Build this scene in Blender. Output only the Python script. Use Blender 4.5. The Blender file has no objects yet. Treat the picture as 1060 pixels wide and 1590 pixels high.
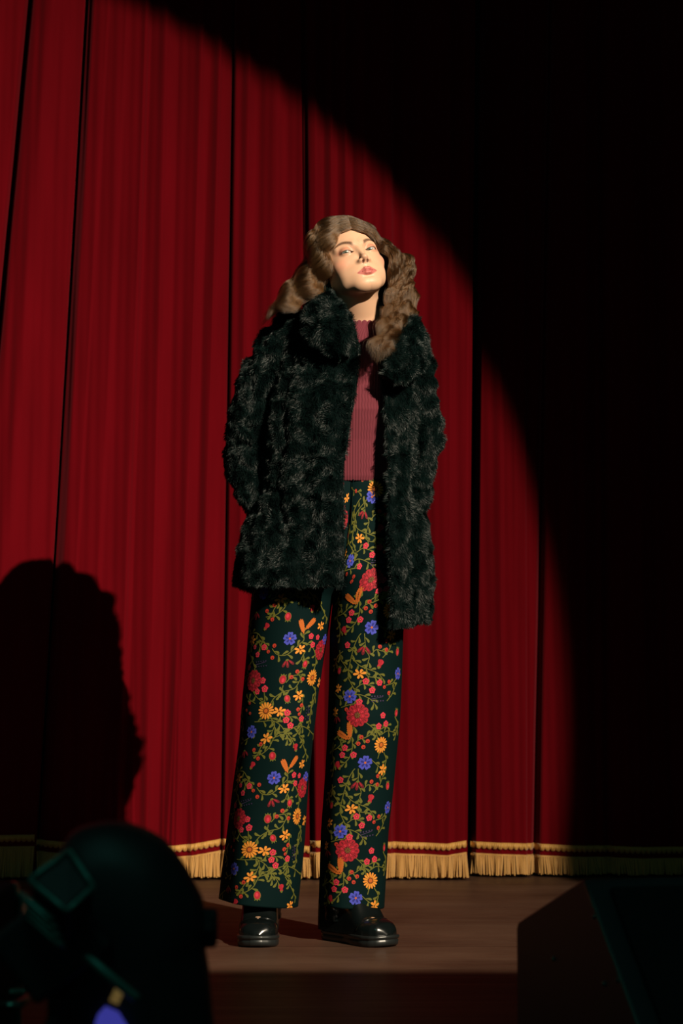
import bpy, math
import numpy as np
from mathutils import Matrix, Vector
rng = np.random.default_rng(7)
SC = bpy.context.scene
COL = SC.collection

# ------------------------------------------------------------------ camera
CAMH = 0.61
FPX = 3385.0
TILT = math.atan(265 / FPX)
cam_d = bpy.data.cameras.new('camera')
cam = bpy.data.objects.new('camera', cam_d)
COL.objects.link(cam)
SC.camera = cam
cam.location = (0, 0, CAMH)
cam.rotation_euler = (math.pi / 2 + TILT, 0, 0)
cam_d.sensor_fit = 'VERTICAL'
cam_d.sensor_height = 36
cam_d.lens = 36 * FPX / 1590
cam_d.clip_end = 100
cam_d.dof.use_dof = True
cam_d.dof.focus_distance = 5.15
cam_d.dof.aperture_fstop = 5.6

# ------------------------------------------------------------------ view + world
SC.view_settings.view_transform = 'Standard'
SC.view_settings.look = 'None'
SC.view_settings.gamma = 1
SC.view_settings.use_curve_mapping = False
SC.view_settings.exposure = 0.0
w = bpy.data.worlds.new('dark_house')
SC.world = w
w.use_nodes = True
w.node_tree.nodes['Background'].inputs[0].default_value = (0.25, 0.55, 0.50, 1)
w.node_tree.nodes['Background'].inputs[1].default_value = 0.028
SC.cycles.max_bounces = 6
SC.cycles.use_denoising = True

# ------------------------------------------------------------------ follow spot (the lamp at the side of the balcony)
LAMP = Vector((4.37, -2.22, 5.12))
AXIS = Vector((-0.5500, 0.7256, -0.4135)).normalized()
sd = bpy.data.lights.new('follow_spot', 'SPOT')
sp = bpy.data.objects.new('follow_spot', sd)
COL.objects.link(sp)
sp.location = LAMP
sp.rotation_euler = AXIS.to_track_quat('-Z', 'Y').to_euler()
sd.energy = 7400
sd.color = (1.0, 0.85, 0.64)
sd.shadow_soft_size = 0.035
sd.spot_size = math.radians(2 * 14.08)
sd.spot_blend = 0.035
sd.use_nodes = True
nt = sd.node_tree
em = nt.nodes['Emission']
# beam profile of the lamp: hot centre, and the horizontal shutter that cuts the front of the stage
Rm = sp.rotation_euler.to_matrix()
pl = (Vector((0, 4.69, 0)) - LAMP).normalized()
nw = Vector((1, 0, 0)).cross(pl).normalized()
if nw.z < 0:
    nw = -nw
nl = Rm.transposed() @ nw
tc = nt.nodes.new('ShaderNodeTexCoord')
nrm = nt.nodes.new('ShaderNodeVectorMath'); nrm.operation = 'NORMALIZE'
nt.links.new(tc.outputs['Normal'], nrm.inputs[0])
dt = nt.nodes.new('ShaderNodeVectorMath'); dt.operation = 'DOT_PRODUCT'
nt.links.new(nrm.outputs[0], dt.inputs[0]); dt.inputs[1].default_value = nl
mr = nt.nodes.new('ShaderNodeMapRange'); mr.interpolation_type = 'SMOOTHSTEP'
mr.inputs[1].default_value = -0.002; mr.inputs[2].default_value = 0.002
nt.links.new(dt.outputs['Value'], mr.inputs[0])
da = nt.nodes.new('ShaderNodeVectorMath'); da.operation = 'DOT_PRODUCT'
nt.links.new(nrm.outputs[0], da.inputs[0]); da.inputs[1].default_value = (0, 0, -1)
m2 = nt.nodes.new('ShaderNodeMapRange')
m2.inputs[1].default_value = math.cos(math.radians(14.1)); m2.inputs[2].default_value = math.cos(math.radians(7.0))
m2.inputs[3].default_value = 0.50; m2.inputs[4].default_value = 1.0
nt.links.new(da.outputs['Value'], m2.inputs[0])
mu = nt.nodes.new('ShaderNodeMath'); mu.operation = 'MULTIPLY'
nt.links.new(mr.outputs[0], mu.inputs[0]); nt.links.new(m2.outputs[0], mu.inputs[1])
nt.links.new(mu.outputs[0], em.inputs['Strength'])

# dim green house light high over the front of the stage
hd = bpy.data.lights.new('house_light', 'AREA')
hl = bpy.data.objects.new('house_light', hd)
COL.objects.link(hl)
hl.location = (-0.5, 0.9, 2.9)
hl.rotation_euler = (math.radians(25), 0, 0)
hd.energy = 5.0
hd.color = (0.25, 1.0, 0.85)
hd.shape = 'DISK'; hd.size = 0.8

# ------------------------------------------------------------------ helpers
def P(px, py, Y):
    """point of the place at depth Y seen at photo position px, py"""
    px = np.asarray(px, float); py = np.asarray(py, float); Y = np.asarray(Y, float)
    c, s = math.cos(TILT), math.sin(TILT)
    dx = px - 530.0
    dy = c * FPX - s * (795.0 - py)
    dz = s * FPX + c * (795.0 - py)
    k = Y / dy
    return np.stack(np.broadcast_arrays(dx * k, Y + 0 * k, CAMH + dz * k), -1)

def mat(name, base, rough=0.6, spec=0.5, metal=0.0, sheen=0.0, sheen_tint=None, coat=0.0, attr=False):
    m = bpy.data.materials.new(name)
    m.use_nodes = True
    b = m.node_tree.nodes['Principled BSDF']
    b.inputs['Base Color'].default_value = (*base, 1)
    b.inputs['Roughness'].default_value = rough
    b.inputs['Specular IOR Level'].default_value = spec
    b.inputs['Metallic'].default_value = metal
    b.inputs['Sheen Weight'].default_value = sheen
    if sheen_tint:
        b.inputs['Sheen Tint'].default_value = (*sheen_tint, 1)
    b.inputs['Coat Weight'].default_value = coat
    if attr:
        a = m.node_tree.nodes.new('ShaderNodeAttribute'); a.attribute_name = 'Col'
        m.node_tree.links.new(a.outputs['Color'], b.inputs['Base Color'])
    return m

def tag(o, label=None, cat=None, group=None, kind=None):
    if label: o['label'] = label
    if cat: o['category'] = cat
    if group: o['group'] = group
    if kind: o['kind'] = kind
    return o

def empty(name, loc):
    o = bpy.data.objects.new(name, None)
    o.location = loc
    o.empty_display_size = 0.05
    COL.objects.link(o)
    return o

def mk(name, V, quads=None, tris=None, mats=(), parent=None, smooth=True, midx=None, col=None):
    """one mesh object from arrays (faces may be quads and/or tris; midx covers quads then tris)"""
    V = np.asarray(V, np.float32).reshape(-1, 3)
    if parent is not None:
        V = V - np.asarray(origin(parent), np.float32)
    quads = np.zeros((0, 4), np.int32) if quads is None else np.asarray(quads, np.int32).reshape(-1, 4)
    tris = np.zeros((0, 3), np.int32) if tris is None else np.asarray(tris, np.int32).reshape(-1, 3)
    me = bpy.data.meshes.new(name)
    me.vertices.add(len(V)); me.vertices.foreach_set('co', V.ravel())
    nl_ = len(quads) * 4 + len(tris) * 3
    me.loops.add(nl_)
    me.loops.foreach_set('vertex_index', np.concatenate([quads.ravel(), tris.ravel()]).astype(np.int32))
    nf = len(quads) + len(tris)
    me.polygons.add(nf)
    st = np.concatenate([np.arange(len(quads)) * 4, len(quads) * 4 + np.arange(len(tris)) * 3]).astype(np.int32)
    me.polygons.foreach_set('loop_start', st)
    if not isinstance(mats, (list, tuple)):
        mats = [mats]
    for m in mats:
        me.materials.append(m)
    if midx is not None:
        me.polygons.foreach_set('material_index', np.asarray(midx, np.int32))
    me.polygons.foreach_set('use_smooth', np.full(nf, bool(smooth)))
    me.update(calc_edges=True)
    me.validate()
    if col is not None:
        a = me.color_attributes.new('Col', 'FLOAT_COLOR', 'POINT')
        c4 = np.ones((len(V), 4), np.float32); c4[:, :3] = col
        a.data.foreach_set('color', c4.ravel())
    o = bpy.data.objects.new(name, me)
    COL.objects.link(o)
    if parent is not None:
        o.parent = parent
    return o

def origin(o):
    p = np.zeros(3)
    while o is not None:
        p += np.array(o.location)
        o = o.parent
    return p

class Acc:
    """collects pieces (verts, quads, tris, material) into one mesh"""
    def __init__(s): s.v = []; s.q = []; s.t = []; s.qm = []; s.tm = []; s.n = 0
    def add(s, V, quads=None, tris=None, m=0):
        V = np.asarray(V, float).reshape(-1, 3)
        if quads is not None and len(quads):
            q = np.asarray(quads, int).reshape(-1, 4) + s.n; s.q.append(q); s.qm.append(np.full(len(q), m))
        if tris is not None and len(tris):
            t = np.asarray(tris, int).reshape(-1, 3) + s.n; s.t.append(t); s.tm.append(np.full(len(t), m))
        s.v.append(V); s.n += len(V)
    def get(s):
        V = np.concatenate(s.v)
        Q = np.concatenate(s.q) if s.q else np.zeros((0, 4), int)
        T = np.concatenate(s.t) if s.t else np.zeros((0, 3), int)
        M = np.concatenate([np.concatenate(s.qm) if s.qm else np.zeros(0), np.concatenate(s.tm) if s.tm else np.zeros(0)])
        return V, Q, T, M
    def build(s, name, mats, parent=None, smooth=True):
        V, Q, T, M = s.get()
        return mk(name, V, Q, T, mats, parent, smooth, M)

def gridq(nu, nv, wrap=False):
    """quads of a grid stored row-major [nu rows][nv columns]; wrap joins the last column to the first"""
    i, j = np.meshgrid(np.arange(nu - 1), np.arange(nv if wrap else nv - 1), indexing='ij')
    j2 = (j + 1) % nv
    return np.stack([i * nv + j, i * nv + j2, (i + 1) * nv + j2, (i + 1) * nv + j], -1).reshape(-1, 4)

def spline(pts, n):
    """Catmull-Rom through pts (k, d) sampled n times"""
    pts = np.asarray(pts, float)
    k = len(pts)
    if k == 2:
        t = np.linspace(0, 1, n)[:, None]
        return pts[0] * (1 - t) + pts[1] * t
    e = np.concatenate([[2 * pts[0] - pts[1]], pts, [2 * pts[-1] - pts[-2]]])
    t = np.linspace(0, k - 1 - 1e-9, n); i = t.astype(int); f = (t - i)[:, None]
    a, b, c, d = e[i], e[i + 1], e[i + 2], e[i + 3]
    return 0.5 * (2 * b + (c - a) * f + (2 * a - 5 * b + 4 * c - d) * f**2 + (3 * b - 3 * c + d - a) * f**3)

def nrmz(v):
    return v / np.maximum(np.linalg.norm(v, axis=-1, keepdims=True), 1e-9)

def tube(path, rad, nseg=24, nr=16, flat=1.0, ref=(0, -1, 0), caps=True):
    """swept tube; flat scales the radius along ref"""
    path = spline(path, nseg); rad = np.interp(np.linspace(0, 1, nseg), np.linspace(0, 1, len(np.atleast_1d(rad))), np.atleast_1d(rad))
    T = nrmz(np.gradient(path, axis=0))
    ref = np.broadcast_to(np.asarray(ref, float), T.shape)
    N = nrmz(ref - (ref * T).sum(1, keepdims=True) * T)
    B = np.cross(T, N)
    a = np.linspace(0, 2 * math.pi, nr, endpoint=False)
    V = path[:, None] + rad[:, None, None] * (np.cos(a)[None, :, None] * N[:, None] * flat + np.sin(a)[None, :, None] * B[:, None])
    Q = gridq(nseg, nr, True)
    V = V.reshape(-1, 3)
    tr = []
    if caps:
        n = len(V)
        V = np.concatenate([V, path[:1], path[-1:]])
        j = np.arange(nr); j2 = (j + 1) % nr
        tr = np.concatenate([np.stack([np.full(nr, n), j2, j], 1), np.stack([np.full(nr, n + 1), (nseg - 1) * nr + j, (nseg - 1) * nr + j2], 1)])
    return V, Q, tr

def box(c, s, R=None):
    v = np.array([[x, y, z] for x in (-.5, .5) for y in (-.5, .5) for z in (-.5, .5)]) * np.asarray(s)
    if R is not None: v = v @ np.asarray(R).T
    q = [[0, 1, 3, 2], [4, 6, 7, 5], [0, 4, 5, 1], [2, 3, 7, 6], [0, 2, 6, 4], [1, 5, 7, 3]]
    return v + np.asarray(c), q

def bevel(o, wd, seg=2, ang=35):
    m = o.modifiers.new('bevel', 'BEVEL'); m.width = wd; m.segments = seg
    m.limit_method = 'ANGLE'; m.angle_limit = math.radians(ang)
    return o

_ns = np.random.default_rng(3)
_nk = nrmz(_ns.normal(size=(12, 3))); _nf = _ns.uniform(0.7, 1.5, 12); _np = _ns.uniform(0, 6.28, (12, 3))
def noise(p, scale, ch=0):
    """smooth pseudo noise in about -1..1; scale = feature size"""
    p = np.asarray(p) / scale * 3.0
    r = 0
    q = p + 0.9 * np.sin(p[..., [1, 2, 0]] * 0.9 + ch * 1.7)
    for i in range(6):
        r = r + np.sin((q @ _nk[(i + ch * 5) % 12]) * _nf[i] + _np[(i + ch) % 12, ch % 3] + ch * 2.1 + i)
    return r / 3.2

# ------------------------------------------------------------------ the setting: stage floor and the dark wall behind the curtain
def floor_material():
    m = mat('stage_floor_paint', (0.05, 0.03, 0.02), 0.35, 0.10)
    nt = m.node_tree; b = nt.nodes['Principled BSDF']
    N = nt.nodes.new; L = nt.links.new
    tc = N('ShaderNodeTexCoord')
    def noise_tex(scale, detail, sc=(1, 1, 1), rough=0.6):
        mp = N('ShaderNodeMapping'); mp.inputs['Scale'].default_value = sc
        L(tc.outputs['Object'], mp.inputs[0])
        t = N('ShaderNodeTexNoise'); t.inputs['Scale'].default_value = scale
        t.inputs['Detail'].default_value = detail; t.inputs['Roughness'].default_value = rough
        L(mp.outputs[0], t.inputs['Vector']); return t
    def ramp(src, stops):
        r = N('ShaderNodeValToRGB'); e = r.color_ramp.elements
        e[0].position, e[0].color = stops[0][0], (*stops[0][1], 1)
        e[1].position, e[1].color = stops[-1][0], (*stops[-1][1], 1)
        for p, c in stops[1:-1]:
            x = e.new(p); x.color = (*c, 1)
        L(src, r.inputs[0]); return r
    big = noise_tex(1.6, 5, (1, 1.6, 1))
    col = ramp(big.outputs['Fac'], [(0.3, (0.040, 0.020, 0.013)), (0.5, (0.072, 0.038, 0.025)), (0.72, (0.105, 0.060, 0.040))])
    # long wear streaks along the boards
    st = noise_tex(3.0, 8, (0.5, 14, 1), 0.7)
    sr = ramp(st.outputs['Fac'], [(0.56, (0, 0, 0)), (0.68, (1, 1, 1))])
    mx = N('ShaderNodeMix'); mx.data_type = 'RGBA'
    fm = N('ShaderNodeMath'); fm.operation = 'MULTIPLY'; fm.inputs[1].default_value = 0.35
    L(sr.outputs[0], fm.inputs[0]); L(fm.outputs[0], mx.inputs[0])
    L(col.outputs[0], mx.inputs[6]); mx.inputs[7].default_value = (0.13, 0.075, 0.05, 1)
    # fine scratches and scuffs
    sc = noise_tex(9.0, 3, (0.35, 9, 1), 0.5)
    s2 = ramp(sc.outputs['Fac'], [(0.70, (0, 0, 0)), (0.73, (1, 1, 1))])
    mx2 = N('ShaderNodeMix'); mx2.data_type = 'RGBA'
    fm2 = N('ShaderNodeMath'); fm2.operation = 'MULTIPLY'; fm2.inputs[1].default_value = 0.35
    L(s2.outputs[0], fm2.inputs[0]); L(fm2.outputs[0], mx2.inputs[0])
    L(mx.outputs[2], mx2.inputs[6]); mx2.inputs[7].default_value = (0.22, 0.15, 0.11, 1)
    # seams between the sheets of hardboard
    br = N('ShaderNodeTexBrick')
    mp = N('ShaderNodeMapping'); mp.inputs['Location'].default_value = (0.31, 0.37, 0)
    L(tc.outputs['Object'], mp.inputs[0]); L(mp.outputs[0], br.inputs['Vector'])
    br.inputs['Scale'].default_value = 1.0; br.inputs['Mortar Size'].default_value = 0.0022
    br.inputs['Brick Width'].default_value = 2.44; br.inputs['Row Height'].default_value = 0.61
    br.inputs['Color1'].default_value = (1, 1, 1, 1); br.inputs['Color2'].default_value = (0.86, 0.86, 0.86, 1)
    br.inputs['Mortar'].default_value = (0.25, 0.22, 0.2, 1)
    ml = N('ShaderNodeMix'); ml.data_type = 'RGBA'; ml.blend_type = 'MULTIPLY'; ml.inputs[0].default_value = 1
    L(mx2.outputs[2], ml.inputs[6]); L(br.outputs['Color'], ml.inputs[7])
    L(ml.outputs[2], b.inputs['Base Color'])
    rr = N('ShaderNodeMapRange'); rr.inputs[1].default_value = 0.3; rr.inputs[2].default_value = 0.7
    rr.inputs[3].default_value = 0.38; rr.inputs[4].default_value = 0.58
    L(st.outputs['Fac'], rr.inputs[0]); L(rr.outputs[0], b.inputs['Roughness'])
    bp = N('ShaderNodeBump'); bp.inputs['Strength'].default_value = 0.12; bp.inputs['Distance'].default_value = 0.004
    L(st.outputs['Fac'], bp.inputs['Height']); L(bp.outputs[0], b.inputs['Normal'])
    return m

v, q = box((0, 4.6, -0.1), (12, 8.4, 0.2))
fl = mk('floor', v, q, mats=floor_material(), smooth=False)
tag(fl, kind='structure')
v, q = box((0, 8.7, 2.9), (12, 0.12, 6.2))
wb = mk('wall_back', v, q, mats=mat('black_wall_paint', (0.01, 0.011, 0.011), 0.9), smooth=False)
tag(wb, kind='structure')

# ------------------------------------------------------------------ curtain
YC = 6.87
def velvet():
    m = mat('red_velvet', (0.105, 0.0008, 0.0036), 0.9, 0.05, sheen=0.32, sheen_tint=(1.0, 0.13, 0.18))
    nt = m.node_tree; b = nt.nodes['Principled BSDF']
    b.inputs['Sheen Roughness'].default_value = 0.42
    N = nt.nodes.new; L = nt.links.new
    tc = N('ShaderNodeTexCoord')
    mp = N('ShaderNodeMapping'); mp.inputs['Scale'].default_value = (1, 1, 0.12); L(tc.outputs['Object'], mp.inputs[0])
    t = N('ShaderNodeTexNoise'); t.inputs['Scale'].default_value = 22; t.inputs['Detail'].default_value = 6
    L(mp.outputs[0], t.inputs['Vector'])
    r = N('ShaderNodeMapRange'); r.inputs[1].default_value = 0.3; r.inputs[2].default_value = 0.7
    r.inputs[3].default_value = 0.90; r.inputs[4].default_value = 1.10
    L(t.outputs['Fac'], r.inputs[0])
    mx = N('ShaderNodeMix'); mx.data_type = 'RGBA'; mx.blend_type = 'MULTIPLY'; mx.inputs[0].default_value = 1
    mx.inputs[6].default_value = (0.105, 0.0008, 0.0036, 1)
    L(r.outputs[0], mx.inputs[7]); L(mx.outputs[2], b.inputs['Base Color'])
    bp = N('ShaderNodeBump'); bp.inputs['Strength'].default_value = 0.07; bp.inputs['Distance'].default_value = 0.003
    L(t.outputs['Fac'], bp.inputs['Height']); L(bp.outputs[0], b.inputs['Normal'])
    return m
VELVET = velvet()
GOLD = mat('gold_trim_thread', (0.52, 0.27, 0.06), 0.55, 0.4, sheen=0.2)
GOLD2 = mat('gold_fringe_thread', (0.50, 0.26, 0.065), 0.6, 0.35, sheen=0.2)

def zpy(z):
    """photo row of height z on the curtain"""
    return 1060 - (z - CAMH) * FPX / YC

def line(xa, xb, py):
    """x (photo px) at row py of a fold line given at rows 0 and 1360"""
    return xa + (xb - xa) * np.clip(py, -1200, 1400) / 1360.0

# fold features: (x at row 0, x at row 1360, forward push m, width px)
FOLDS = {
 'A': dict(edge=((-1000, -1040), (112, 62)),
           keys=[(-1000, -1040, .04), (-300, -330, 0), (-120, -160, .07), (12, -83, .01), (40, -58, .06), (85, 10, .05), (112, 62, .0)],
           f=[(20, -75, -.075, 4.5), (58, -22, .035, 15), (106, 60, .012, 4), (-190, -230, .04, 18), (-420, -450, .05, 25), (-80, -130, .03, 8)]),
 'B': dict(edge=((116, 64), (464, 482)),
           keys=[(116, 64, -.045), (128, 82, .03), (170, 128, .035), (213, 186, .055), (222, 197, .02), (247, 232, .05), (268, 250, .02), (306, 276, .045), (320, 292, .02), (336, 308, .04),
                 (352, 342, .0), (358, 352, .03), (383, 366, .045), (395, 380, .02), (427, 420, .05), (440, 436, .03), (464, 482, .06)],
           f=[(180, 135, .010, 9), (217, 187, .010, 3.2), (247, 233, .010, 6), (306, 277, .010, 3.5), (336, 308, .010, 3.5), (355, 346, -.035, 2.6),
              (383, 366, .010, 3), (429, 421, .014, 9), (150, 98, .008, 5)],
           fl=[(277, 262, .016, 3.2), (277, 271, .013, 2.4), (277, 284, .013, 2.4), (286, 303, .012, 3), (232, 235, .012, 4), (258, 256, .010, 3), (318, 324, .010, 3), (205, 212, .012, 4), (180, 172, .012, 5)]),
 'C': dict(edge=((461, 479), (747, 721)),
           keys=[(461, 479, -.08), (471, 487, .03), (488, 492, .055), (500, 504, .025), (514, 514, .05), (524, 524, .025), (537, 535, .05), (548, 546, .02), (567, 562, .055), (611, 604, .06),
                 (617, 611, .01), (640, 632, .03), (665, 655, .015), (704, 692, .045), (747, 721, .05)],
           f=[(470, 486, -.02, 3), (487, 492, .012, 7), (514, 514, .008, 3), (537, 535, .008, 3), (566, 562, .012, 9), (609, 603, .008, 5), (640, 632, .010, 8), (706, 693, .016, 9), (738, 714, .006, 4)]),
 'D': dict(edge=((760, 730), (1900, 1860)),
           keys=[(760, 730, -.09), (768, 738, .01), (800, 782, .03), (830, 814, .05), (836, 820, .015), (868, 822, .01), (882, 834, .02), (930, 905, .05), (948, 925, .0), (1010, 990, .06), (1060, 1045, .01),
                 (1160, 1140, .06), (1240, 1220, 0), (1380, 1350, .06), (1500, 1480, 0), (1650, 1620, .06), (1900, 1860, 0)],
           f=[(790, 777, .014, 5), (812, 797, .010, 9), (833, 818, -.008, 2), (875, 829, -.06, 4.5), (905, 878, .012, 10), (960, 944, -.03, 6), (1100, 1080, .03, 14), (1300, 1280, .04, 18)]),
}
TRIM = {'A': lambda x: 1293 + 0 * x,
        'B': lambda x: np.interp(x, [60, 180, 250, 300, 350, 400, 480], [1300, 1309, 1311, 1307, 1299, 1302, 1310]),
        'C': lambda x: np.interp(x, [480, 520, 600, 690, 722], [1302, 1301, 1303, 1306, 1301]),
        'D': lambda x: np.interp(x, [730, 800, 880, 1000, 1860], [1307, 1309, 1312, 1315, 1315])}
TROW = {'A': 1, 'B': 1, 'C': 1, 'D': 1}

def curtain_depth(key, x, py):
    F = FOLDS[key]
    py = np.clip(py, -1200, 1400)
    kx = np.array([line(a, b, py) for a, b, _ in F['keys']])      # (k, ...)
    kd = np.array([d for *_, d in F['keys']])
    d = np.zeros_like(x)
    for i in range(len(kd) - 1):
        t = np.clip((x - kx[i]) / (kx[i + 1] - kx[i]), 0, 1)
        t = t * t * (3 - 2 * t) * 0.6 + t * 0.4
        m = (x >= kx[i]) & (x <= kx[i + 1])
        d = np.where(m, kd[i] + (kd[i + 1] - kd[i]) * t, d)
    d = d * 0.45
    for a, b, A, wd in F['f']:
        dx = x - line(a, b, py)
        if A > 0 and wd < 10:                                      # pinched pleat: long soft flank on the left, short flank on the right
            d = d + A * 0.75 * np.exp(-(dx / np.where(dx < 0, wd * 3.2, wd * 0.55)) ** 2)
        else:
            d = d + A * (0.5 if A > 0 else 0.8) * np.exp(-(dx / wd) ** 2)
    for a, b, A, wd in F.get('fl', []):                            # gathers that only show near the hem
        fade = np.clip((py - 950) / 400, 0, 1)
        dx = x - (a + (b - a) * fade)
        d = d + A * 0.6 * fade * np.exp(-(dx / np.where(dx < 0, wd * 2.2, wd * 0.6)) ** 2)
    ripple = 0.0008 * np.sin(x * 0.42 + 1.3 * np.sin(py * 0.003)) + 0.0008 * np.sin(x * 0.23 + py * 0.002 + 1.0)
    return d + ripple

def curtain_pt(key, x, py, off=0.0):
    D = curtain_depth(key, x, py)
    X = (x - 530.0) * YC / FPX
    Z = CAMH + (1060 - py) * YC / FPX
    Zz = np.maximum(Z, 0.004)
    return np.stack([X * (1 - 0.012 * (Z - 0.6)), YC - D - off + (0.10 if key in ('D',) else 0.0), Zz], -1)

def make_panel(key, label):
    F = FOLDS[key]
    (la, lb), (ra, rb) = F['edge']
    root = empty('stage_curtain', (float((0.5 * (lb + rb) - 530) * YC / FPX), YC, 0))
    tag(root, label, 'curtain', 'red velvet stage curtain panels')
    nc = int(min(abs(ra - la) / 1.1, 700))
    u = np.linspace(0, 1, nc)[None, :]
    if key == 'A':
        u = 1 - (1 - u) ** 1.7
    if key == 'D':
        u = u ** 1.7
    z = np.concatenate([np.linspace(0.004, 0.8, 26), np.linspace(0.9, 5.6, 48)])[:, None]
    py = zpy(z)
    x = line(la, lb, py) * (1 - u) + line(ra, rb, py) * u
    V = curtain_pt(key, x, py + 0 * x)
    nr = len(z)
    # cloth has thickness: a back skin a little behind
    Vb = V.copy(); Vb[..., 1] += 0.006
    A = Acc()
    A.add(np.concatenate([V.reshape(-1, 3), Vb.reshape(-1, 3)]), np.concatenate([
        gridq(nr, nc), gridq(nr, nc)[:, ::-1] + nr * nc,
        np.stack([np.arange(nr - 1) * nc, np.arange(1, nr) * nc, np.arange(1, nr) * nc + nr * nc, np.arange(nr - 1) * nc + nr * nc], 1),
        np.stack([np.arange(nr - 1) * nc, np.arange(1, nr) * nc, np.arange(1, nr) * nc + nr * nc, np.arange(nr - 1) * nc + nr * nc], 1)[:, ::-1] + nc - 1]))
    A.build('cloth', [VELVET], root)
    # heading braid with a scalloped lower edge
    xl, xr = max(lb, -600), min(rb, 1400)
    xs = np.arange(xl, xr, 0.8)
    t0 = TRIM[key](xs)
    rows = np.linspace(0, 1, 7)
    sc = np.abs(np.sin(xs * math.pi / 8.2)) ** 0.6
    bot = 7.0 + 3.8 * sc
    G = []
    for r in rows:
        pyr = t0 + bot * r
        off = 0.004 + 0.006 * math.sin(math.pi * min(max(r, 0.04), 0.96)) * (1 + 0.25 * np.sin(xs * 1.9 + r * 6))
        G.append(curtain_pt(key, xs, pyr, off))
    G.append(curtain_pt(key, xs, t0 + bot, -0.002))
    G.insert(0, curtain_pt(key, xs, t0, -0.002))
    G = np.array(G)
    mk('braid', G.reshape(-1, 3), gridq(len(G), len(xs)), mats=GOLD, parent=root)
    # bullion fringe: header cord and hanging cords down to the floor
    A = Acc()
    hd_ = t0 + 19.5
    G = np.array([curtain_pt(key, xs, hd_ + dy, o) for dy, o in [(-2, 0), (-1.6, .006), (0, .009), (1.6, .007), (2.2, 0)]])
    A.add(G.reshape(-1, 3), gridq(5, len(xs)))
    r_ = np.random.default_rng(hash(key) % 1000 if False else ord(key))
    for layer in range(2):
        cx = np.arange(xl + 1 + layer * 0.9, xr - 1, 1.75)
        cx = cx + r_.uniform(-.5, .5, len(cx))
        clump = 2.6 * np.sin(cx * 0.21 + ord(key)) * np.sin(cx * 0.067) + r_.normal(0, .8, len(cx))
        top = np.interp(cx, xs, hd_)
        p0 = curtain_pt(key, cx, top, 0.006 + 0.004 * layer)
        ln = r_.uniform(.90, 1.0, len(cx))
        ks = np.linspace(0, 1, 7)
        path = []
        for k in ks:
            p = p0.copy()
            zt = 0.006 + (1 - ln) * 0.06
            p[:, 2] = p0[:, 2] * (1 - k) + zt * k
            p[:, 0] += clump * 0.0022 * k ** 1.3
            p[:, 1] -= (0.010 + 0.012 * layer) * k * (1 + 0.3 * np.sin(cx * 0.5)) 
            path.append(p)
        path = np.array(path)                                  # (7, n, 3)
        n = len(cx); rad = 0.0021
        an = np.arange(4) * math.pi / 2
        ring = np.stack([np.cos(an), np.sin(an), 0 * an], 1) * rad
        tw = (1 + 0.25 * np.sin(ks * 40))[:, None, None, None]
        V = path[:, :, None, :] + ring[None, None] * tw         # 7,n,4,3
        V = V.transpose(1, 0, 2, 3).reshape(-1, 3)
        q = gridq(7, 4, True)
        Q = (q[None] + (np.arange(n) * 28)[:, None, None]).reshape(-1, 4)
        A.add(V, Q)
    fr = A.build('fringe', [GOLD2], root)
    tag(fr, kind='stuff')
    return root

make_panel('A', 'red velvet stage curtain panel hanging at the far left, left of the first seam')
make_panel('B', 'red velvet curtain panel with narrow pleats, between the far left seam and the person')
make_panel('C', 'red velvet curtain panel hanging directly behind the person, ending at the open black gap')
make_panel('D', 'red velvet curtain panel right of the open black gap, running off into darkness')

# ------------------------------------------------------------------ floor monitor speaker (wedge) at the front right
CAB = mat('black_speaker_paint', (0.012, 0.018, 0.02), 0.5, 0.5)
GRL = mat('black_speaker_grille', (0.01, 0.012, 0.012), 0.45, 0.5, metal=0.6)
MET = mat('worn_steel_edge', (0.10, 0.20, 0.17), 0.35, 0.5, metal=0.9)
RUB = mat('black_rubber', (0.01, 0.01, 0.01), 0.8, 0.3)

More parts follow.
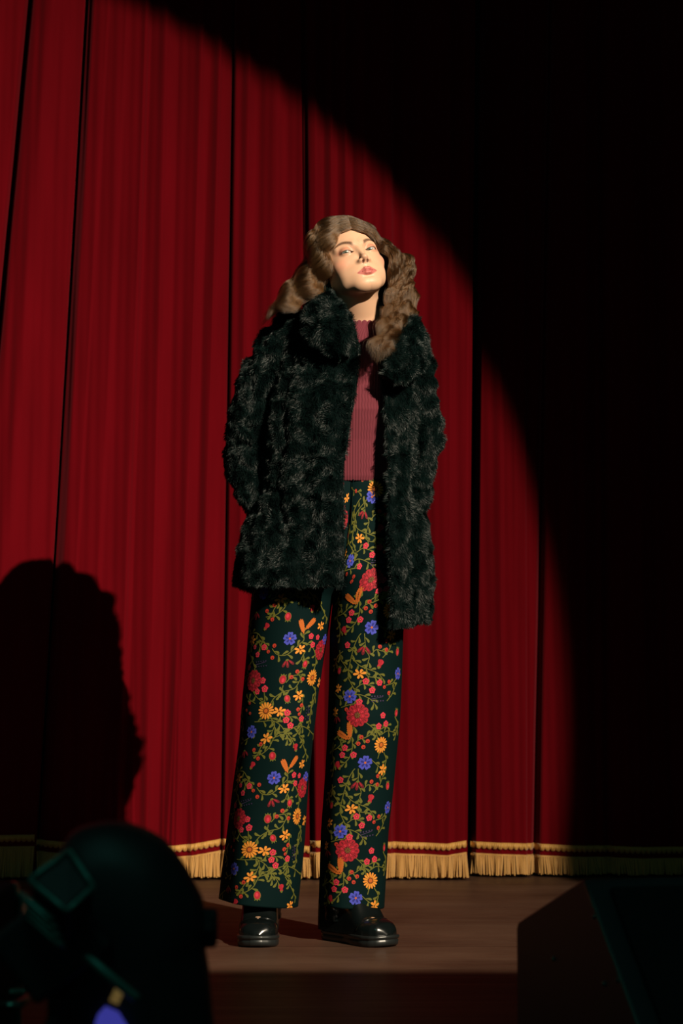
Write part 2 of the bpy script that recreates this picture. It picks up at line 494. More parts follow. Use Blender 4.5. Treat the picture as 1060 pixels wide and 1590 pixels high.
def wedge():
    # plan: the left side panel runs back and slightly left; the baffle slopes up from the front edge
    o = np.array([.394, 3.0]); d = nrmz(np.array([-.26, .965])); e = np.array([.9656, .2602])
    root = empty('floor_monitor_speaker', (.62, 3.2, 0.0))
    tag(root, 'black wedge floor monitor speaker at the right front of the stage', 'speaker')
    def W(t, w_, z): return np.array([o[0] + d[0] * t + e[0] * w_, o[1] + d[1] * t + e[1] * w_, z])
    prof = np.array([[-.150, .014], [-.158, .024], [.166, .322], [.176, .327], [.184, .326], [.458, .237], [.466, .228], [.466, .020], [.458, .014]])
    n = len(prof); D = 0.62
    V = np.concatenate([[W(t, 0, z) for t, z in prof], [W(t, D, z) for t, z in prof], [W(.2, 0, .15)], [W(.2, D, .15)]])
    j = np.arange(n); j2 = (j + 1) % n
    T = np.concatenate([np.stack([np.full(n, 2 * n), j2, j], 1), np.stack([np.full(n, 2 * n + 1), j + n, j2 + n], 1)])
    Q = np.stack([j, j2, j2 + n, j + n], 1)
    bevel(mk('cabinet', V, Q, T, CAB, root, smooth=False), 0.004)
    # perforated grille over the sloping baffle
    p0, p1 = prof[1], prof[2]; nn_ = nrmz(np.array([-(p1[1] - p0[1]), p1[0] - p0[0]]))
    A = Acc(); c = []
    for off in (0.001, 0.012):
        for s in (0.04, 0.96):
            for w_ in (0.03, D - 0.03):
                q = p0 + (p1 - p0) * s + nn_ * off
                c.append(W(q[0], w_, q[1]))
    A.add(c, [[0, 1, 3, 2], [4, 6, 7, 5], [0, 4, 5, 1], [2, 3, 7, 6], [0, 2, 6, 4], [1, 5, 7, 3]])
    A.build('grille', [GRL], root, smooth=False)
    # worn steel edge strip down the side of the baffle, with screws
    ends = [W(*((p0 + (p1 - p0) * s + nn_ * .001)[[0]]), -.001, (p0 + (p1 - p0) * s + nn_ * .001)[1]) for s in (0.02, 0.5, 1.0)]
    v, q, t = tube(np.array(ends), 0.0024, 12, 8); mk('edge_strip', v, q, t, MET, root)
    for s in (0.35, 0.62, 0.88):
        q = p0 + (p1 - p0) * s - nn_ * .010
        a_ = W(q[0], .001, q[1]); b_ = W(q[0], -.003, q[1])
        v, q, t = tube(np.array([a_, b_]), 0.0032, 3, 10, ref=(0, 0, 1)); mk('screw', v, q, t, MET, root)
    for t_, z_ in ((.10, .19), (.38, .08), (.30, .20)):
        v, q, t = tube(np.array([W(t_, .001, z_), W(t_, -.003, z_)]), 0.0032, 3, 10, ref=(0, 0, 1)); mk('screw', v, q, t, MET, root)
    for t_ in (-.10, .42):
        for w_ in (.04, D - .04):
            v, q, t = tube(np.array([W(t_, w_, 0), W(t_, w_, .016)]), 0.014, 3, 12, ref=(0, 1, 0)); mk('rubber_foot', v, q, t, RUB, root)
wedge()

# ------------------------------------------------------------------ theatre lantern standing on the stage edge at the front left
LY = 2.4
def lantern():
    k = LY / FPX
    blk = mat('black_lantern_enamel', (0.008, 0.009, 0.009), 0.55, 0.4)
    fin = mat('green_glint_fins', (0.06, 0.22, 0.18), 0.45, 0.5, metal=0.5)  # green glimmer on the edges is put into this base colour
    blue = mat('blue_patch_glow', (0.05, 0.05, 0.3), 0.4, 0.4)
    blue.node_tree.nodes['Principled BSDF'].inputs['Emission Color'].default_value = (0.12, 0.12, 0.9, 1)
    blue.node_tree.nodes['Principled BSDF'].inputs['Emission Strength'].default_value = 0.27  # emission added so the blue patch reads bright
    yel = mat('yellow_patch_glow', (0.65, 0.42, 0.10), 0.6, 0.4)
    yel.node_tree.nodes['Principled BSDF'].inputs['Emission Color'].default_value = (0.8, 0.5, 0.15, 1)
    yel.node_tree.nodes['Principled BSDF'].inputs['Emission Strength'].default_value = 0.12  # small yellow patch brightened by emission as well
    base = P(195, 1440, LY)
    root = empty('stage_lantern', (float(base[0]), LY, 0))
    tag(root, 'black stage lantern with round yoke cover, out of focus at the left front', 'stage light')
    # round yoke cover: a fat disc facing the house
    out = np.array([(132, 1297), (152, 1292), (178, 1290), (211, 1298), (244, 1315), (263, 1334), (279, 1356), (295, 1384), (308, 1412), (312, 1445), (311, 1478), (317, 1520), (321, 1570),
                    (325, 1640), (300, 1760), (215, 1800), (120, 1760), (84, 1640), (82, 1560), (80, 1480), (84, 1400), (95, 1345), (112, 1310)], float)
    cen = np.array([198, 1500.0])
    out = cen + (out - cen) * 1.05 - [0, 5]
    rings = [(0.0, -.075), (.35, -.078), (.7, -.07), (.9, -.055), (.975, -.03), (1, 0), (.98, .05), (.93, .10), (.8, .13), (0.0, .135)]
    V = []
    sm = spline(np.concatenate([out, out[:1]]), 96)[:-1]
    for s, dy in rings:
        p = cen + (sm - cen) * max(s, 0.01)
        w3 = P(p[:, 0], p[:, 1], LY); w3[:, 1] += dy
        V.append(w3)
    V = np.array(V)
    mk('yoke_cover', V.reshape(-1, 3), gridq(len(rings), 95, True), mats=blk, parent=root)
    # base plate and neck under it
    c = P(198, 1700, LY)
    v, q = box((c[0], LY + .03, 0.035), (.26, .22, .07)); bevel(mk('base', v, q, mats=blk, parent=root, smooth=False), .012, 3)
    v, q, t = tube(np.array([[c[0], LY + .03, .06], [c[0], LY + .03, .17]]), .05, 6, 24, ref=(0, 1, 0)); mk('neck', v, q, t, blk, root)
    # clamp knob at the right
    p = P(326, 1441, LY)
    a = np.array([P(300, 1441, LY), P(330, 1441, LY)]) 
    v, q, t = tube(a, .008, 4, 16); A = Acc(); A.add(v, q, t)
    ctr = P(324, 1441, LY); n = 40
    an = np.linspace(0, 2 * math.pi, n, endpoint=False)
    rr = .0205 * (1 + .05 * np.cos(an * 8))
    Vk = []
    for dx, s in ((-.007, .8), (-.0055, 1), (.006, 1), (.009, .86), (.0095, .01)):
        Vk.append(np.stack([np.full(n, ctr[0] + dx), ctr[1] + rr * s * np.cos(an), ctr[2] + rr * s * np.sin(an)], 1))
    A.add(np.concatenate(Vk), gridq(5, n, True)); A.build('knob', [RUB], root)
    # lamp head: tilted box with a framed front and cooling fins, left of the cover
    C4 = [P(107, 1320, LY - .10), P(145, 1376, LY - .13), P(104, 1415, LY - .16), P(46, 1366, LY - .13)]
    C4 = np.array(C4)
    nr_ = nrmz(np.cross(C4[1] - C4[0], C4[3] - C4[0]))
    if nr_[1] > 0: nr_ = -nr_
    V = np.concatenate([C4, C4 - nr_ * 0.15])
    bevel(mk('lamp_head', V, [[0, 1, 2, 3], [7, 6, 5, 4], [0, 4, 5, 1], [1, 5, 6, 2], [2, 6, 7, 3], [3, 7, 4, 0]], mats=blk, parent=root, smooth=False), .006)
    A = Acc()
    for i in range(4):
        v, q, t = tube(np.array([C4[i], C4[(i + 1) % 4]]), .0028, 4, 8); A.add(v, q, t)
    A.build('lens_frame', [fin], root)
    for i in range(4):
        o = i * np.array([-9, 13.])
        a_, b_ = np.array([[40, 1388.], [88, 1430.]]) + np.array([i * 5 - 6, i * 13.])
        pa, pb = P(*a_, LY - .13), P(*b_, LY - .15)
        v, q, t = tube(np.array([pa, pb]), .0032, 4, 8, flat=3.0); mk('cooling_fin', v, q, t, fin, root)
    v, q = box(P(92, 1452, LY - .03), (.10, .16, .085), Matrix.Rotation(math.radians(-38), 3, 'Y'))
    bevel(mk('fin_block', v, q, mats=blk, parent=root, smooth=False), .006)
    # handle rod across the cover, then a blue and a yellow patch with added glow
    v, q, t = tube(np.array([P(132, 1483, LY - .105), P(170, 1516, LY - .112), P(214, 1552, LY - .105)]), .0055, 14, 12)
    mk('handle_rod', v, q, t, fin, root)
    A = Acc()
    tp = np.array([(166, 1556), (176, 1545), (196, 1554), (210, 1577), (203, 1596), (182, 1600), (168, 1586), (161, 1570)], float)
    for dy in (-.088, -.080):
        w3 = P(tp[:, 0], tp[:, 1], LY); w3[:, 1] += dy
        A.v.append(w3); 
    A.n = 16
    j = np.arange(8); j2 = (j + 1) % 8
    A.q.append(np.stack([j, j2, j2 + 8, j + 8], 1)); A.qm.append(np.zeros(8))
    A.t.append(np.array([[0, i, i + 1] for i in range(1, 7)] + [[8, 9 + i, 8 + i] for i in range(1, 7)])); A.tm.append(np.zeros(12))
    A.build('blue_patch', [blue], root, smooth=False)
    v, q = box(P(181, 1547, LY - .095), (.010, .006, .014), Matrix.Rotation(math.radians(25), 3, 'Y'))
    mk('yellow_patch', v, q, mats=yel, parent=root, smooth=False)
    # power cable running down and away over the floor
    pts = [P(90, 1560, LY - .08), P(60, 1640, LY - .10), [c[0] - .14, LY - .12, .05], [c[0] - .22, LY - .05, .008], [c[0] - .5, LY + .1, .008], [c[0] - 1.0, LY + .4, .008]]
    v, q, t = tube(np.array(pts), .006, 50, 10); mk('cable', v, q, t, RUB, root)
lantern()

def case():
    blk = mat('black_case_laminate', (0.008, 0.012, 0.012), 0.85, 0.1)
    p = P(28, 1367, 2.85)
    top = float(p[2]); w_ = .34; x1 = float(p[0])
    root = empty('equipment_case', (x1 - w_ / 2, 2.70, 0))
    tag(root, 'black equipment case cut off by the left edge of the photo, beside the stage lantern', 'case')
    v, q = box((x1 - w_ / 2, 2.70, top / 2 + .01), (w_, .30, top - .02)); bevel(mk('body', v, q, mats=blk, parent=root, smooth=False), .006)
    v, q = box((x1 - w_ / 2, 2.70, top - .05), (w_ + .004, .304, .006)); mk('lid_rim', v, q, mats=MET, parent=root, smooth=False)
    for sx in (0, 1):
        for sy in (0, 1):
            c = (x1 - w_ * sx, 2.55 + .30 * sy)
            v, q = box((c[0], c[1], top / 2), (.012, .012, top - .03)); mk('edge_strip', v, q, mats=MET, parent=root, smooth=False)
            v, q = box((c[0] - .014 + .028 * sx, c[1] + .014 - .028 * sy, top - .012), (.034, .034, .024)); bevel(mk('corner', v, q, mats=MET, parent=root, smooth=False), .008, 3)
            v, q, t = tube(np.array([[c[0] - .04 + .08 * sx, c[1] + .05 - .1 * sy, 0], [c[0] - .04 + .08 * sx, c[1] + .05 - .1 * sy, .014]]), .016, 3, 14, ref=(0, 1, 0)); mk('rubber_foot', v, q, t, RUB, root)
    v, q, t = tube(np.array([[x1 + .004, 2.65, top - .13], [x1 + .03, 2.65, top - .13], [x1 + .03, 2.75, top - .13], [x1 + .004, 2.75, top - .13]]), .006, 24, 8, ref=(0, 0, 1)); mk('handle', v, q, t, MET, root)
case()

# ================================================================== the person
f32 = np.float32
HS = 0.0103                                        # metres per head unit (about a centimetre)
def head_axes(yaw, el, roll):
    y, e, r = map(math.radians, (yaw, el, roll))
    F = np.array([math.sin(y) * math.cos(e), -math.cos(y) * math.cos(e), math.sin(e)])
    U = np.array([0, 0, 1.0]) - F[2] * F; U /= np.linalg.norm(U)
    R = np.cross(U, F)
    U2 = math.cos(r) * U - math.sin(r) * R
    R2 = math.cos(r) * R + math.sin(r) * U
    return R2, F, U2
HR, HF, HU = head_axes(15, 20, 12)
EYE = P(558, 387, 5.105)
HC = EYE - HS * 7.8 * HF
def h2w(p):
    p = np.asarray(p, float)
    return HC + HS * (p[..., 0:1] * HR + p[..., 1:2] * HF + p[..., 2:3] * HU)
def w2h(p):
    q = (np.asarray(p) - HC) / HS
    return np.stack([q @ HR, q @ HF, q @ HU], -1)

def smin(a, b, k):
    h = np.maximum(k - np.abs(a - b), 0) / k
    return np.minimum(a, b) - h * h * k * 0.25
def smax(a, b, k): return -smin(-a, -b, k)
def ell(x, y, z, c, r):
    px, py, pz = (x - c[0]), (y - c[1]), (z - c[2])
    k0 = np.sqrt((px / r[0])**2 + (py / r[1])**2 + (pz / r[2])**2)
    k1 = np.sqrt((px / r[0]**2)**2 + (py / r[1]**2)**2 + (pz / r[2]**2)**2) + 1e-9
    return k0 * (k0 - 1) / k1
def cap(x, y, z, a, b, ra, rb=None):
    rb = ra if rb is None else rb
    bx, by, bz = b[0] - a[0], b[1] - a[1], b[2] - a[2]
    t = np.clip(((x - a[0]) * bx + (y - a[1]) * by + (z - a[2]) * bz) / (bx * bx + by * by + bz * bz), 0, 1)
    return np.sqrt((x - a[0] - t * bx)**2 + (y - a[1] - t * by)**2 + (z - a[2] - t * bz)**2) - (ra + (rb - ra) * t)

EX, EF, EZ = 2.98, 6.45, 0.24                       # eyeball centre in head units (x mirrored)
def lid_mid(ax): return -0.12 + 0.10 * (ax - EX) / 1.5
def lid_h(ax):
    u = np.clip((ax - EX) / 1.5, -1, 1)
    return 0.31 * np.maximum(1 - np.abs(u)**2.2, 0)**0.8

def head_sdf(x, f, z):
    ax = np.sqrt(x * x + 0.0004)
    z = np.where(z < 0, z * 1.13, z)
    d = ell(x, f, z, (0, -1.6, 3.0), (7.3, 9.4, 8.4))
    d = smin(d, ell(x, f, z, (0, 2.1, -1.7), (6.3, 5.85, 7.2)), 1.8)
    d = smin(d, cap(ax, f, z, (1.6, 5.3, -9.0), (5.0, 0.6, -5.3), 1.05, 1.0), 3.2)
    d = smin(d, ell(x, f, z, (0, 3.6, -6.6), (4.3, 3.6, 2.0)), 2.0)
    d = smin(d, ell(ax, f, z, (3.3, 4.6, -5.6), (1.9, 1.8, 2.2)), 2.0)      # jaw
    d = smin(d, cap(ax, f, z, (0.8, 5.9, -9.2), (3.6, 3.6, -7.6), 1.15, 1.15), 1.6)
    d = smin(d, ell(x, f, z, (0, 6.0, -9.4), (2.7, 1.7, 1.5)), 2.2)                    # chin
    d = smin(d, ell(ax, f, z, (4.1, 4.6, -2.6), (1.8, 1.7, 1.3)), 1.8)                     # cheekbones
    d = smin(d, ell(x, f, z, (0, 5.9, -5.9), (3.2, 2.3, 2.7)), 1.6)                        # muzzle
    d = smin(d, cap(ax, f, z, (1.0, 7.25, 1.7), (4.4, 5.7, 1.6), 0.55, 0.5), 1.4)          # brow
    d = smax(d, -ell(ax, f, z, (2.75, 8.75, 0.0), (1.75, 1.35, 0.95)), 1.1)                 # sockets
    d = smin(d, ell(ax, f, z, (EX, EF, EZ), (1.45, 1.40, 1.36)), 0.45)                     # lids
    # nose
    n = cap(x, f, z, (0, 7.15, 1.4), (0, 9.0, -2.9), 0.50, 0.58)
    n = smin(n, ell(x, f, z, (0, 9.25, -3.25), (0.76, 0.72, 0.66)), 0.6)
    n = smin(n, ell(ax, f, z, (1.02, 8.35, -3.75), (0.50, 0.78, 0.50)), 0.55)
    n = smin(n, cap(x, f, z, (0, 9.1, -3.85), (0, 8.1, -4.4), 0.26, 0.3), 0.35)
    d = smin(d, n, 1.0)
    d = smax(d, -ell(ax, f, z, (0.53, 8.75, -4.18), (0.24, 0.44, 0.34)), 0.18)             # nostrils
    d = smax(d, -cap(x, f, z, (0, 8.75, -4.9), (0, 8.75, -5.6), 0.16), 0.4)                # philtrum
    # lips
    u1 = cap(ax, f, z, (0.45, 8.35, -6.05), (2.4, 6.95, -6.75), 0.46, 0.10)
    u1 = smin(u1, cap(x, f, z, (-.3, 8.35, -6.25), (.3, 8.35, -6.25), 0.33), 0.3)
    d = smin(d, u1, 0.30)
    lo = cap(ax, f, z, (0.35, 8.1, -7.25), (2.2, 6.9, -6.85), 0.60, 0.14)
    d = smin(d, lo, 0.32)
    d = smax(d, -cap(ax, f, z, (0, 8.85, -6.66), (2.3, 7.35, -6.78), 0.10, 0.06), 0.16)    # mouth line
    d = smax(d, -ell(x, f, z, (0, 8.55, -8.15), (1.5, 0.65, 0.35)), 0.5)                   # under the lip
    # ears
    e = ell(ax, f, z, (7.0, -0.8, -0.9), (0.75, 1.7, 2.9))
    e = smax(e, -ell(ax, f, z, (7.9, -0.5, -0.6), (0.7, 1.0, 1.9)), 0.3)
    d = smin(d, e, 0.3)
    # eye openings
    pr = np.maximum(np.abs(z - lid_mid(ax)) - lid_h(ax), 6.2 - f)
    pr = np.maximum(pr, np.abs(ax - EX) - 1.5)
    d = smax(d, -pr, 0.06)
    return d

# joints (metres)
def PX(px, py, Y): return P(px, py, Y)
NECK_T = h2w((0, -2.2, -6.0)); NECK_B = PX(561, 512, 5.245)
SH_L, EL_L, WR_L = PX(440, 530, 5.23), PX(389, 690, 5.27), PX(412, 800, 5.24)
SH_R, EL_R, WR_R = PX(633, 535, 5.23), PX(645, 695, 5.27), PX(628, 800, 5.24)
HIP_L, KN_L, AN_L, TO_L = PX(478, 900, 5.22), PX(436, 1110, 5.20), np.array([-.194, 5.265, .10]), np.array([-.195, 5.14, .048])
HIP_R, KN_R, AN_R, TO_R = PX(590, 900, 5.22), PX(566, 1120, 5.20), np.array([.005, 5.225, .10]), np.array([.072, 5.14, .048])

def body_sdf(x, y, z):
    c = lambda a, b, ra, rb=None: cap(x, y, z, a, b, ra, rb)
    d = ell(x, y, z, (.025, 5.23, 1.27), (.135, .085, .19))
    d = smin(d, ell(x, y, z, (.01, 5.225, 1.00), (.12, .075, .15)), .08)
    d = smin(d, c((SH_L[0] + .03, 5.24, 1.385), (SH_R[0] - .02, 5.24, 1.385), .042), .06)
    d = smin(d, c(tuple(NECK_B), (.045, 5.25, 1.37), .050, .060), .05)
    for s, e, w_, sx in ((SH_L, EL_L, WR_L, -1), (SH_R, EL_R, WR_R, 1)):
        d = smin(d, c(s, e, .042, .034), .04)
        d = smin(d, c(e, w_, .034, .022), .015)
        h = w_ + np.array([0, -.01, -.05])
        d = smin(d, ell(x, y, z, tuple(h), (.018, .038, .05)), .012)
        for k, (oy, L) in enumerate(((-.028, .055), (-.010, .066), (.009, .062), (.027, .048))):
            a = h + np.array([0, oy * .9, -.03]); b = a + np.array([-sx * .012, oy * .1, -L * .8]); 
            d = smin(d, c(a, b, .0085, .0075), .004)
        d = smin(d, c(h + np.array([0, -.03, .01]), h + np.array([-sx * .02, -.055, -.03]), .010, .009), .006)
    for hp, kn, an, to in ((HIP_L, KN_L, AN_L, TO_L), (HIP_R, KN_R, AN_R, TO_R)):
        d = smin(d, c(hp, kn, .060, .046), .05)
        d = smin(d, c(kn, an, .048, .028), .02)
        d = smin(d, c(an + np.array([0, 0, -.045]), to, .024, .017), .02)
    return d

def surface_nets(F, gx, gy, gz):
    s = F < 0
    nx, ny, nz = F.shape
    c = s[:-1, :-1, :-1].astype(np.int8)
    tot = np.zeros((nx - 1, ny - 1, nz - 1), np.int8)
    for i in (0, 1):
        for j in (0, 1):
            for k in (0, 1):
                tot += s[i:nx - 1 + i, j:ny - 1 + j, k:nz - 1 + k]
    act = (tot > 0) & (tot < 8)
    I, J, K = np.nonzero(act)
    idx = -np.ones(act.shape, np.int32); idx[I, J, K] = np.arange(len(I))
    cor = {}
    G = (gx, gy, gz)
    for i in (0, 1):
        for j in (0, 1):
            for k in (0, 1):
                cor[(i, j, k)] = F[I + i, J + j, K + k]
    acc = np.zeros((len(I), 3)); cnt = np.zeros(len(I))
    base = np.stack([gx[I], gy[J], gz[K]], 1); top = np.stack([gx[I + 1], gy[J + 1], gz[K + 1]], 1)
    for a in range(3):
        o = [b for b in range(3) if b != a]
        for u in (0, 1):
            for v in (0, 1):
                c0 = [0, 0, 0]; c0[o[0]] = u; c0[o[1]] = v; c1 = list(c0); c1[a] = 1
                f0, f1 = cor[tuple(c0)], cor[tuple(c1)]
                m = (f0 < 0) != (f1 < 0)
                t = np.where(m, f0 / np.where(m, f0 - f1, 1), 0)
                p = np.empty((len(I), 3))
                p[:, a] = base[:, a] + t * (top[:, a] - base[:, a])
                p[:, o[0]] = top[:, o[0]] if u else base[:, o[0]]
                p[:, o[1]] = top[:, o[1]] if v else base[:, o[1]]
                acc += p * m[:, None]; cnt += m
    V = acc / np.maximum(cnt, 1)[:, None]
    Q = []
    for a in range(3):
        o = [(a + 1) % 3, (a + 2) % 3]
        sl0 = [slice(None)] * 3; sl1 = [slice(None)] * 3
        sl0[a] = slice(0, -1); sl1[a] = slice(1, None)
        ch = s[tuple(sl0)] != s[tuple(sl1)]
        ii = np.array(np.nonzero(ch)).T
        ok = (ii[:, o[0]] > 0) & (ii[:, o[1]] > 0) & (ii[:, o[0]] < act.shape[o[0]]) & (ii[:, o[1]] < act.shape[o[1]])
        ii = ii[ok]
        inside = s[ii[:, 0], ii[:, 1], ii[:, 2]]
        def cell(d0, d1):
            q = ii.copy(); q[:, o[0]] -= d0; q[:, o[1]] -= d1
            return idx[q[:, 0], q[:, 1], q[:, 2]]
        q = np.stack([cell(1, 1), cell(0, 1), cell(0, 0), cell(1, 0)], 1)
        q[~inside] = q[~inside][:, ::-1]
        Q.append(q)
    return V, np.concatenate(Q)

def axis(*parts):
    """grid coordinates from (stop, step) parts: axis(start, (stop, step), ...)"""
    a = [parts[0]]
    for stop, st in parts[1:]:
        n = max(int(round((stop - a[-1]) / st)), 1)
        a.extend(np.linspace(a[-1], stop, n + 1)[1:])
    return np.array(a)

fx, fy, fz = HC
gx = axis(-.36, (fx - .105, .009), (fx + .105, .0014), (.30, .009))
gy = axis(5.02, (fy + .115, .0014), (5.40, .007))
gz = axis(-.01, (1.42, .0075), (HC[2] + .165, .0014))
F = np.full((len(gx), len(gy), len(gz)), 0.3, f32)
kf = np.searchsorted(gz, 1.42)
X, Y, Z = np.meshgrid(gx.astype(f32), gy.astype(f32), gz[:kf + 1].astype(f32), indexing='ij', sparse=True)
F[:, :, :kf + 1] = body_sdf(X, Y, Z)
X, Y, Z = np.meshgrid(gx.astype(f32), gy.astype(f32), gz[kf:].astype(f32), indexing='ij', sparse=True)
nk = cap(X, Y, Z, tuple(NECK_B), (.045, 5.25, 1.37), .050, .060)
nk = smin(nk, cap(X, Y, Z, tuple(NECK_T), tuple(NECK_B), .051, .050), .03)
nk = smin(nk, cap(X, Y, Z, (SH_L[0] + .03, 5.24, 1.385), (SH_R[0] - .02, 5.24, 1.385), .042), .06)
nk = smin(nk, ell(X, Y, Z, (.025, 5.23, 1.27), (.135, .085, .19)), .05)
q0, q1, q2 = X - f32(HC[0]), Y - f32(HC[1]), Z - f32(HC[2])
hx = (q0 * f32(HR[0]) + q1 * f32(HR[1]) + q2 * f32(HR[2])) / f32(HS)
hf = (q0 * f32(HF[0]) + q1 * f32(HF[1]) + q2 * f32(HF[2])) / f32(HS)
hz = (q0 * f32(HU[0]) + q1 * f32(HU[1]) + q2 * f32(HU[2])) / f32(HS)
hd = head_sdf(hx, hf, hz) * HS
F[:, :, kf:] = smin(hd, nk, .022)
del hx, hf, hz, hd, nk, q0, q1, q2
V, Q = surface_nets(F, gx, gy, gz)
del F

# make-up, brows and lips belong to the skin: coloured by where they sit on the head
def skin_colours(V):
    h = w2h(V); x, f, z = h[:, 0], h[:, 1], h[:, 2]; ax = np.abs(x)
    col = np.tile(np.array([.60, .36, .235]), (len(V), 1))
    z = np.where(z < 0, z * 1.13, z)
    front = f > 4.0
    def blend(c, k):
        nonlocal col
        k = np.clip(k, 0, 1)[:, None]; col = col * (1 - k) + np.array(c) * k
    g = lambda dx, dz, sx, sz: np.exp(-(dx / sx)**2 - (dz / sz)**2)
    blend((.60, .20, .13), .50 * g(ax - 5.0, z + 2.9, 1.9, 1.7) * (f > 0))
    blend((.60, .24, .17), .22 * g(x, z + 3.7, .9, .8) * front)
    blend((.45, .13, .08), .62 * g(ax - EX - .1, z - .75, 1.7, .62) * front)
    blend((.38, .10, .06), .55 * g(ax - EX - 1.5, z - .25, .7, .55) * front)
    blend((.50, .20, .13), .35 * g(ax - EX, z + .62, 1.4, .3) * front)
    e = np.abs(z - lid_mid(ax)) - lid_h(ax)
    eye = front & (np.abs(ax - EX) < 1.62)
    blend((.05, .02, .012), .95 * np.exp(-(e / .15)**2) * eye * (z > lid_mid(ax)))
    blend((.18, .06, .04), .70 * np.exp(-(e / .09)**2) * eye * (z <= lid_mid(ax)))
    # brows
    bx = np.clip((ax - 1.25) / 3.9, 0, 1)
    bz = 1.55 + 1.15 * np.sin(np.clip(bx, 0, 1) * 2.45) ** 1.1 - .25 * bx
    th = .44 * (1 - bx) ** .40 + .05
    m = np.clip(1.5 - np.abs(z - bz) / th, 0, 1) * (ax > 1.2) * (ax < 5.25) * front
    hairs = .9 + .10 * np.sin(ax * 31 + z * 17)
    blend((.055, .024, .013), .95 * m * hairs * np.clip((ax - 1.15) / .5, 0, 1))
    # lips
    lx = ax / 2.5
    up = -5.62 - 1.05 * lx**1.6 + .16 * np.exp(-((ax - .42) / .33)**2) - .05
    lo_ = -7.92 + 1.05 * lx**2.2
    ml = np.clip((up - z) / .10, 0, 1) * np.clip((z - lo_) / .12, 0, 1) * (ax < 2.55) * (f > 6.2)
    blend((.46, .115, .105), .92 * ml)
    seam = np.exp(-((z + 6.68 + .04 * ax) / .07)**2) * (ax < 2.25) * (f > 6.3)
    blend((.13, .02, .02), .8 * seam)
    nost = ((ax - .53) / .27)**2 + ((z + 4.2) / .32)**2
    blend((.10, .03, .02), .9 * np.clip(1.5 - nost, 0, 1) * (f > 7.9) * (f < 9.3))
    # scalp under the hair
    hl = 7.3 - .10 * (ax)**2.0 
    sc = np.where(f > 1.0, z - hl, z + 3 + f * .5 + (7.3 - ax) * 0)
    blend((.05, .024, .012), np.clip(sc / .5, 0, 1) * (z > -7) * np.where(f > 1.0, 1, (ax < 6.9) | (z > 1.5)))
    return col

person = empty('person', (0.0, 5.22, 0.0))
tag(person, 'person in black fur coat and floral trousers standing on the stage, face tilted up', 'person')
SKIN = mat('skin', (.6, .4, .3), 0.48, 0.4, attr=True)
b = SKIN.node_tree.nodes['Principled BSDF']
b.inputs['Subsurface Weight'].default_value = 0.12
b.inputs['Subsurface Radius'].default_value = (1.0, 0.35, 0.2)
b.inputs['Subsurface Scale'].default_value = 0.006
body = mk('body', V, Q, mats=SKIN, parent=person, col=skin_colours(V))

def eyeball(sx):
    c = h2w((sx * EX, EF, EZ)); R = 1.24 * HS
    nu, nv = 48, 64
    gaze = nrmz(np.array([0, 0, CAMH + .12]) - c)
    a = nrmz(np.cross(gaze, [0, 0, 1])); u = np.cross(a, gaze)
    th = np.concatenate([np.linspace(0, .62, 36), np.linspace(.7, math.pi, 13)[1:]])
    ph = np.linspace(0, 2 * math.pi, nv, endpoint=False)
    T, PH = np.meshgrid(th, ph, indexing='ij')
    D = np.cos(T)[..., None] * gaze + np.sin(T)[..., None] * (np.cos(PH)[..., None] * a + np.sin(PH)[..., None] * u)
    V = c + R * D
    t = T.ravel()
    col = np.tile(np.array([.42, .34, .30]), (t.size, 1))
    col[t < .49] = (.10, .125, .105)
    col[(t < .43)] = (.085, .105, .082)
    col[t < .17] = (.01, .01, .01)
    col[(t < .52) & (t > .455)] = (.06, .07, .06)
    m = bpy.data.materials.get('eye_gloss') or mat('eye_gloss', (.5, .5, .5), 0.08, 0.6, attr=True)
    mk('eye', V.reshape(-1, 3), gridq(len(th), nv, True), mats=m, parent=person, col=col)
eyeball(-1); eyeball(1)

# ------------------------------------------------------------------ hair
HAIRM = bpy.data.materials.new('brown_hair'); HAIRM.use_nodes = True
nt = HAIRM.node_tree; nt.nodes.clear()
ho = nt.nodes.new('ShaderNodeOutputMaterial'); hb = nt.nodes.new('ShaderNodeBsdfHairPrincipled')
hb.parametrization = 'COLOR'
hb.inputs['Color'].default_value = (0.20, 0.095, 0.038, 1)
hb.inputs['Roughness'].default_value = 0.32; hb.inputs['Radial Roughness'].default_value = 0.45
hb.inputs['Random Roughness'].default_value = 0.2
hi = nt.nodes.new('ShaderNodeHairInfo')
hr = nt.nodes.new('ShaderNodeValToRGB')
hr.color_ramp.elements[0].color = (0.012, 0.005, 0.002, 1); hr.color_ramp.elements[1].color = (0.105, 0.049, 0.018, 1)
nt.links.new(hi.outputs['Random'], hr.inputs[0]); nt.links.new(hr.outputs[0], hb.inputs['Color'])
nt.links.new(hb.outputs[0], ho.inputs[0])

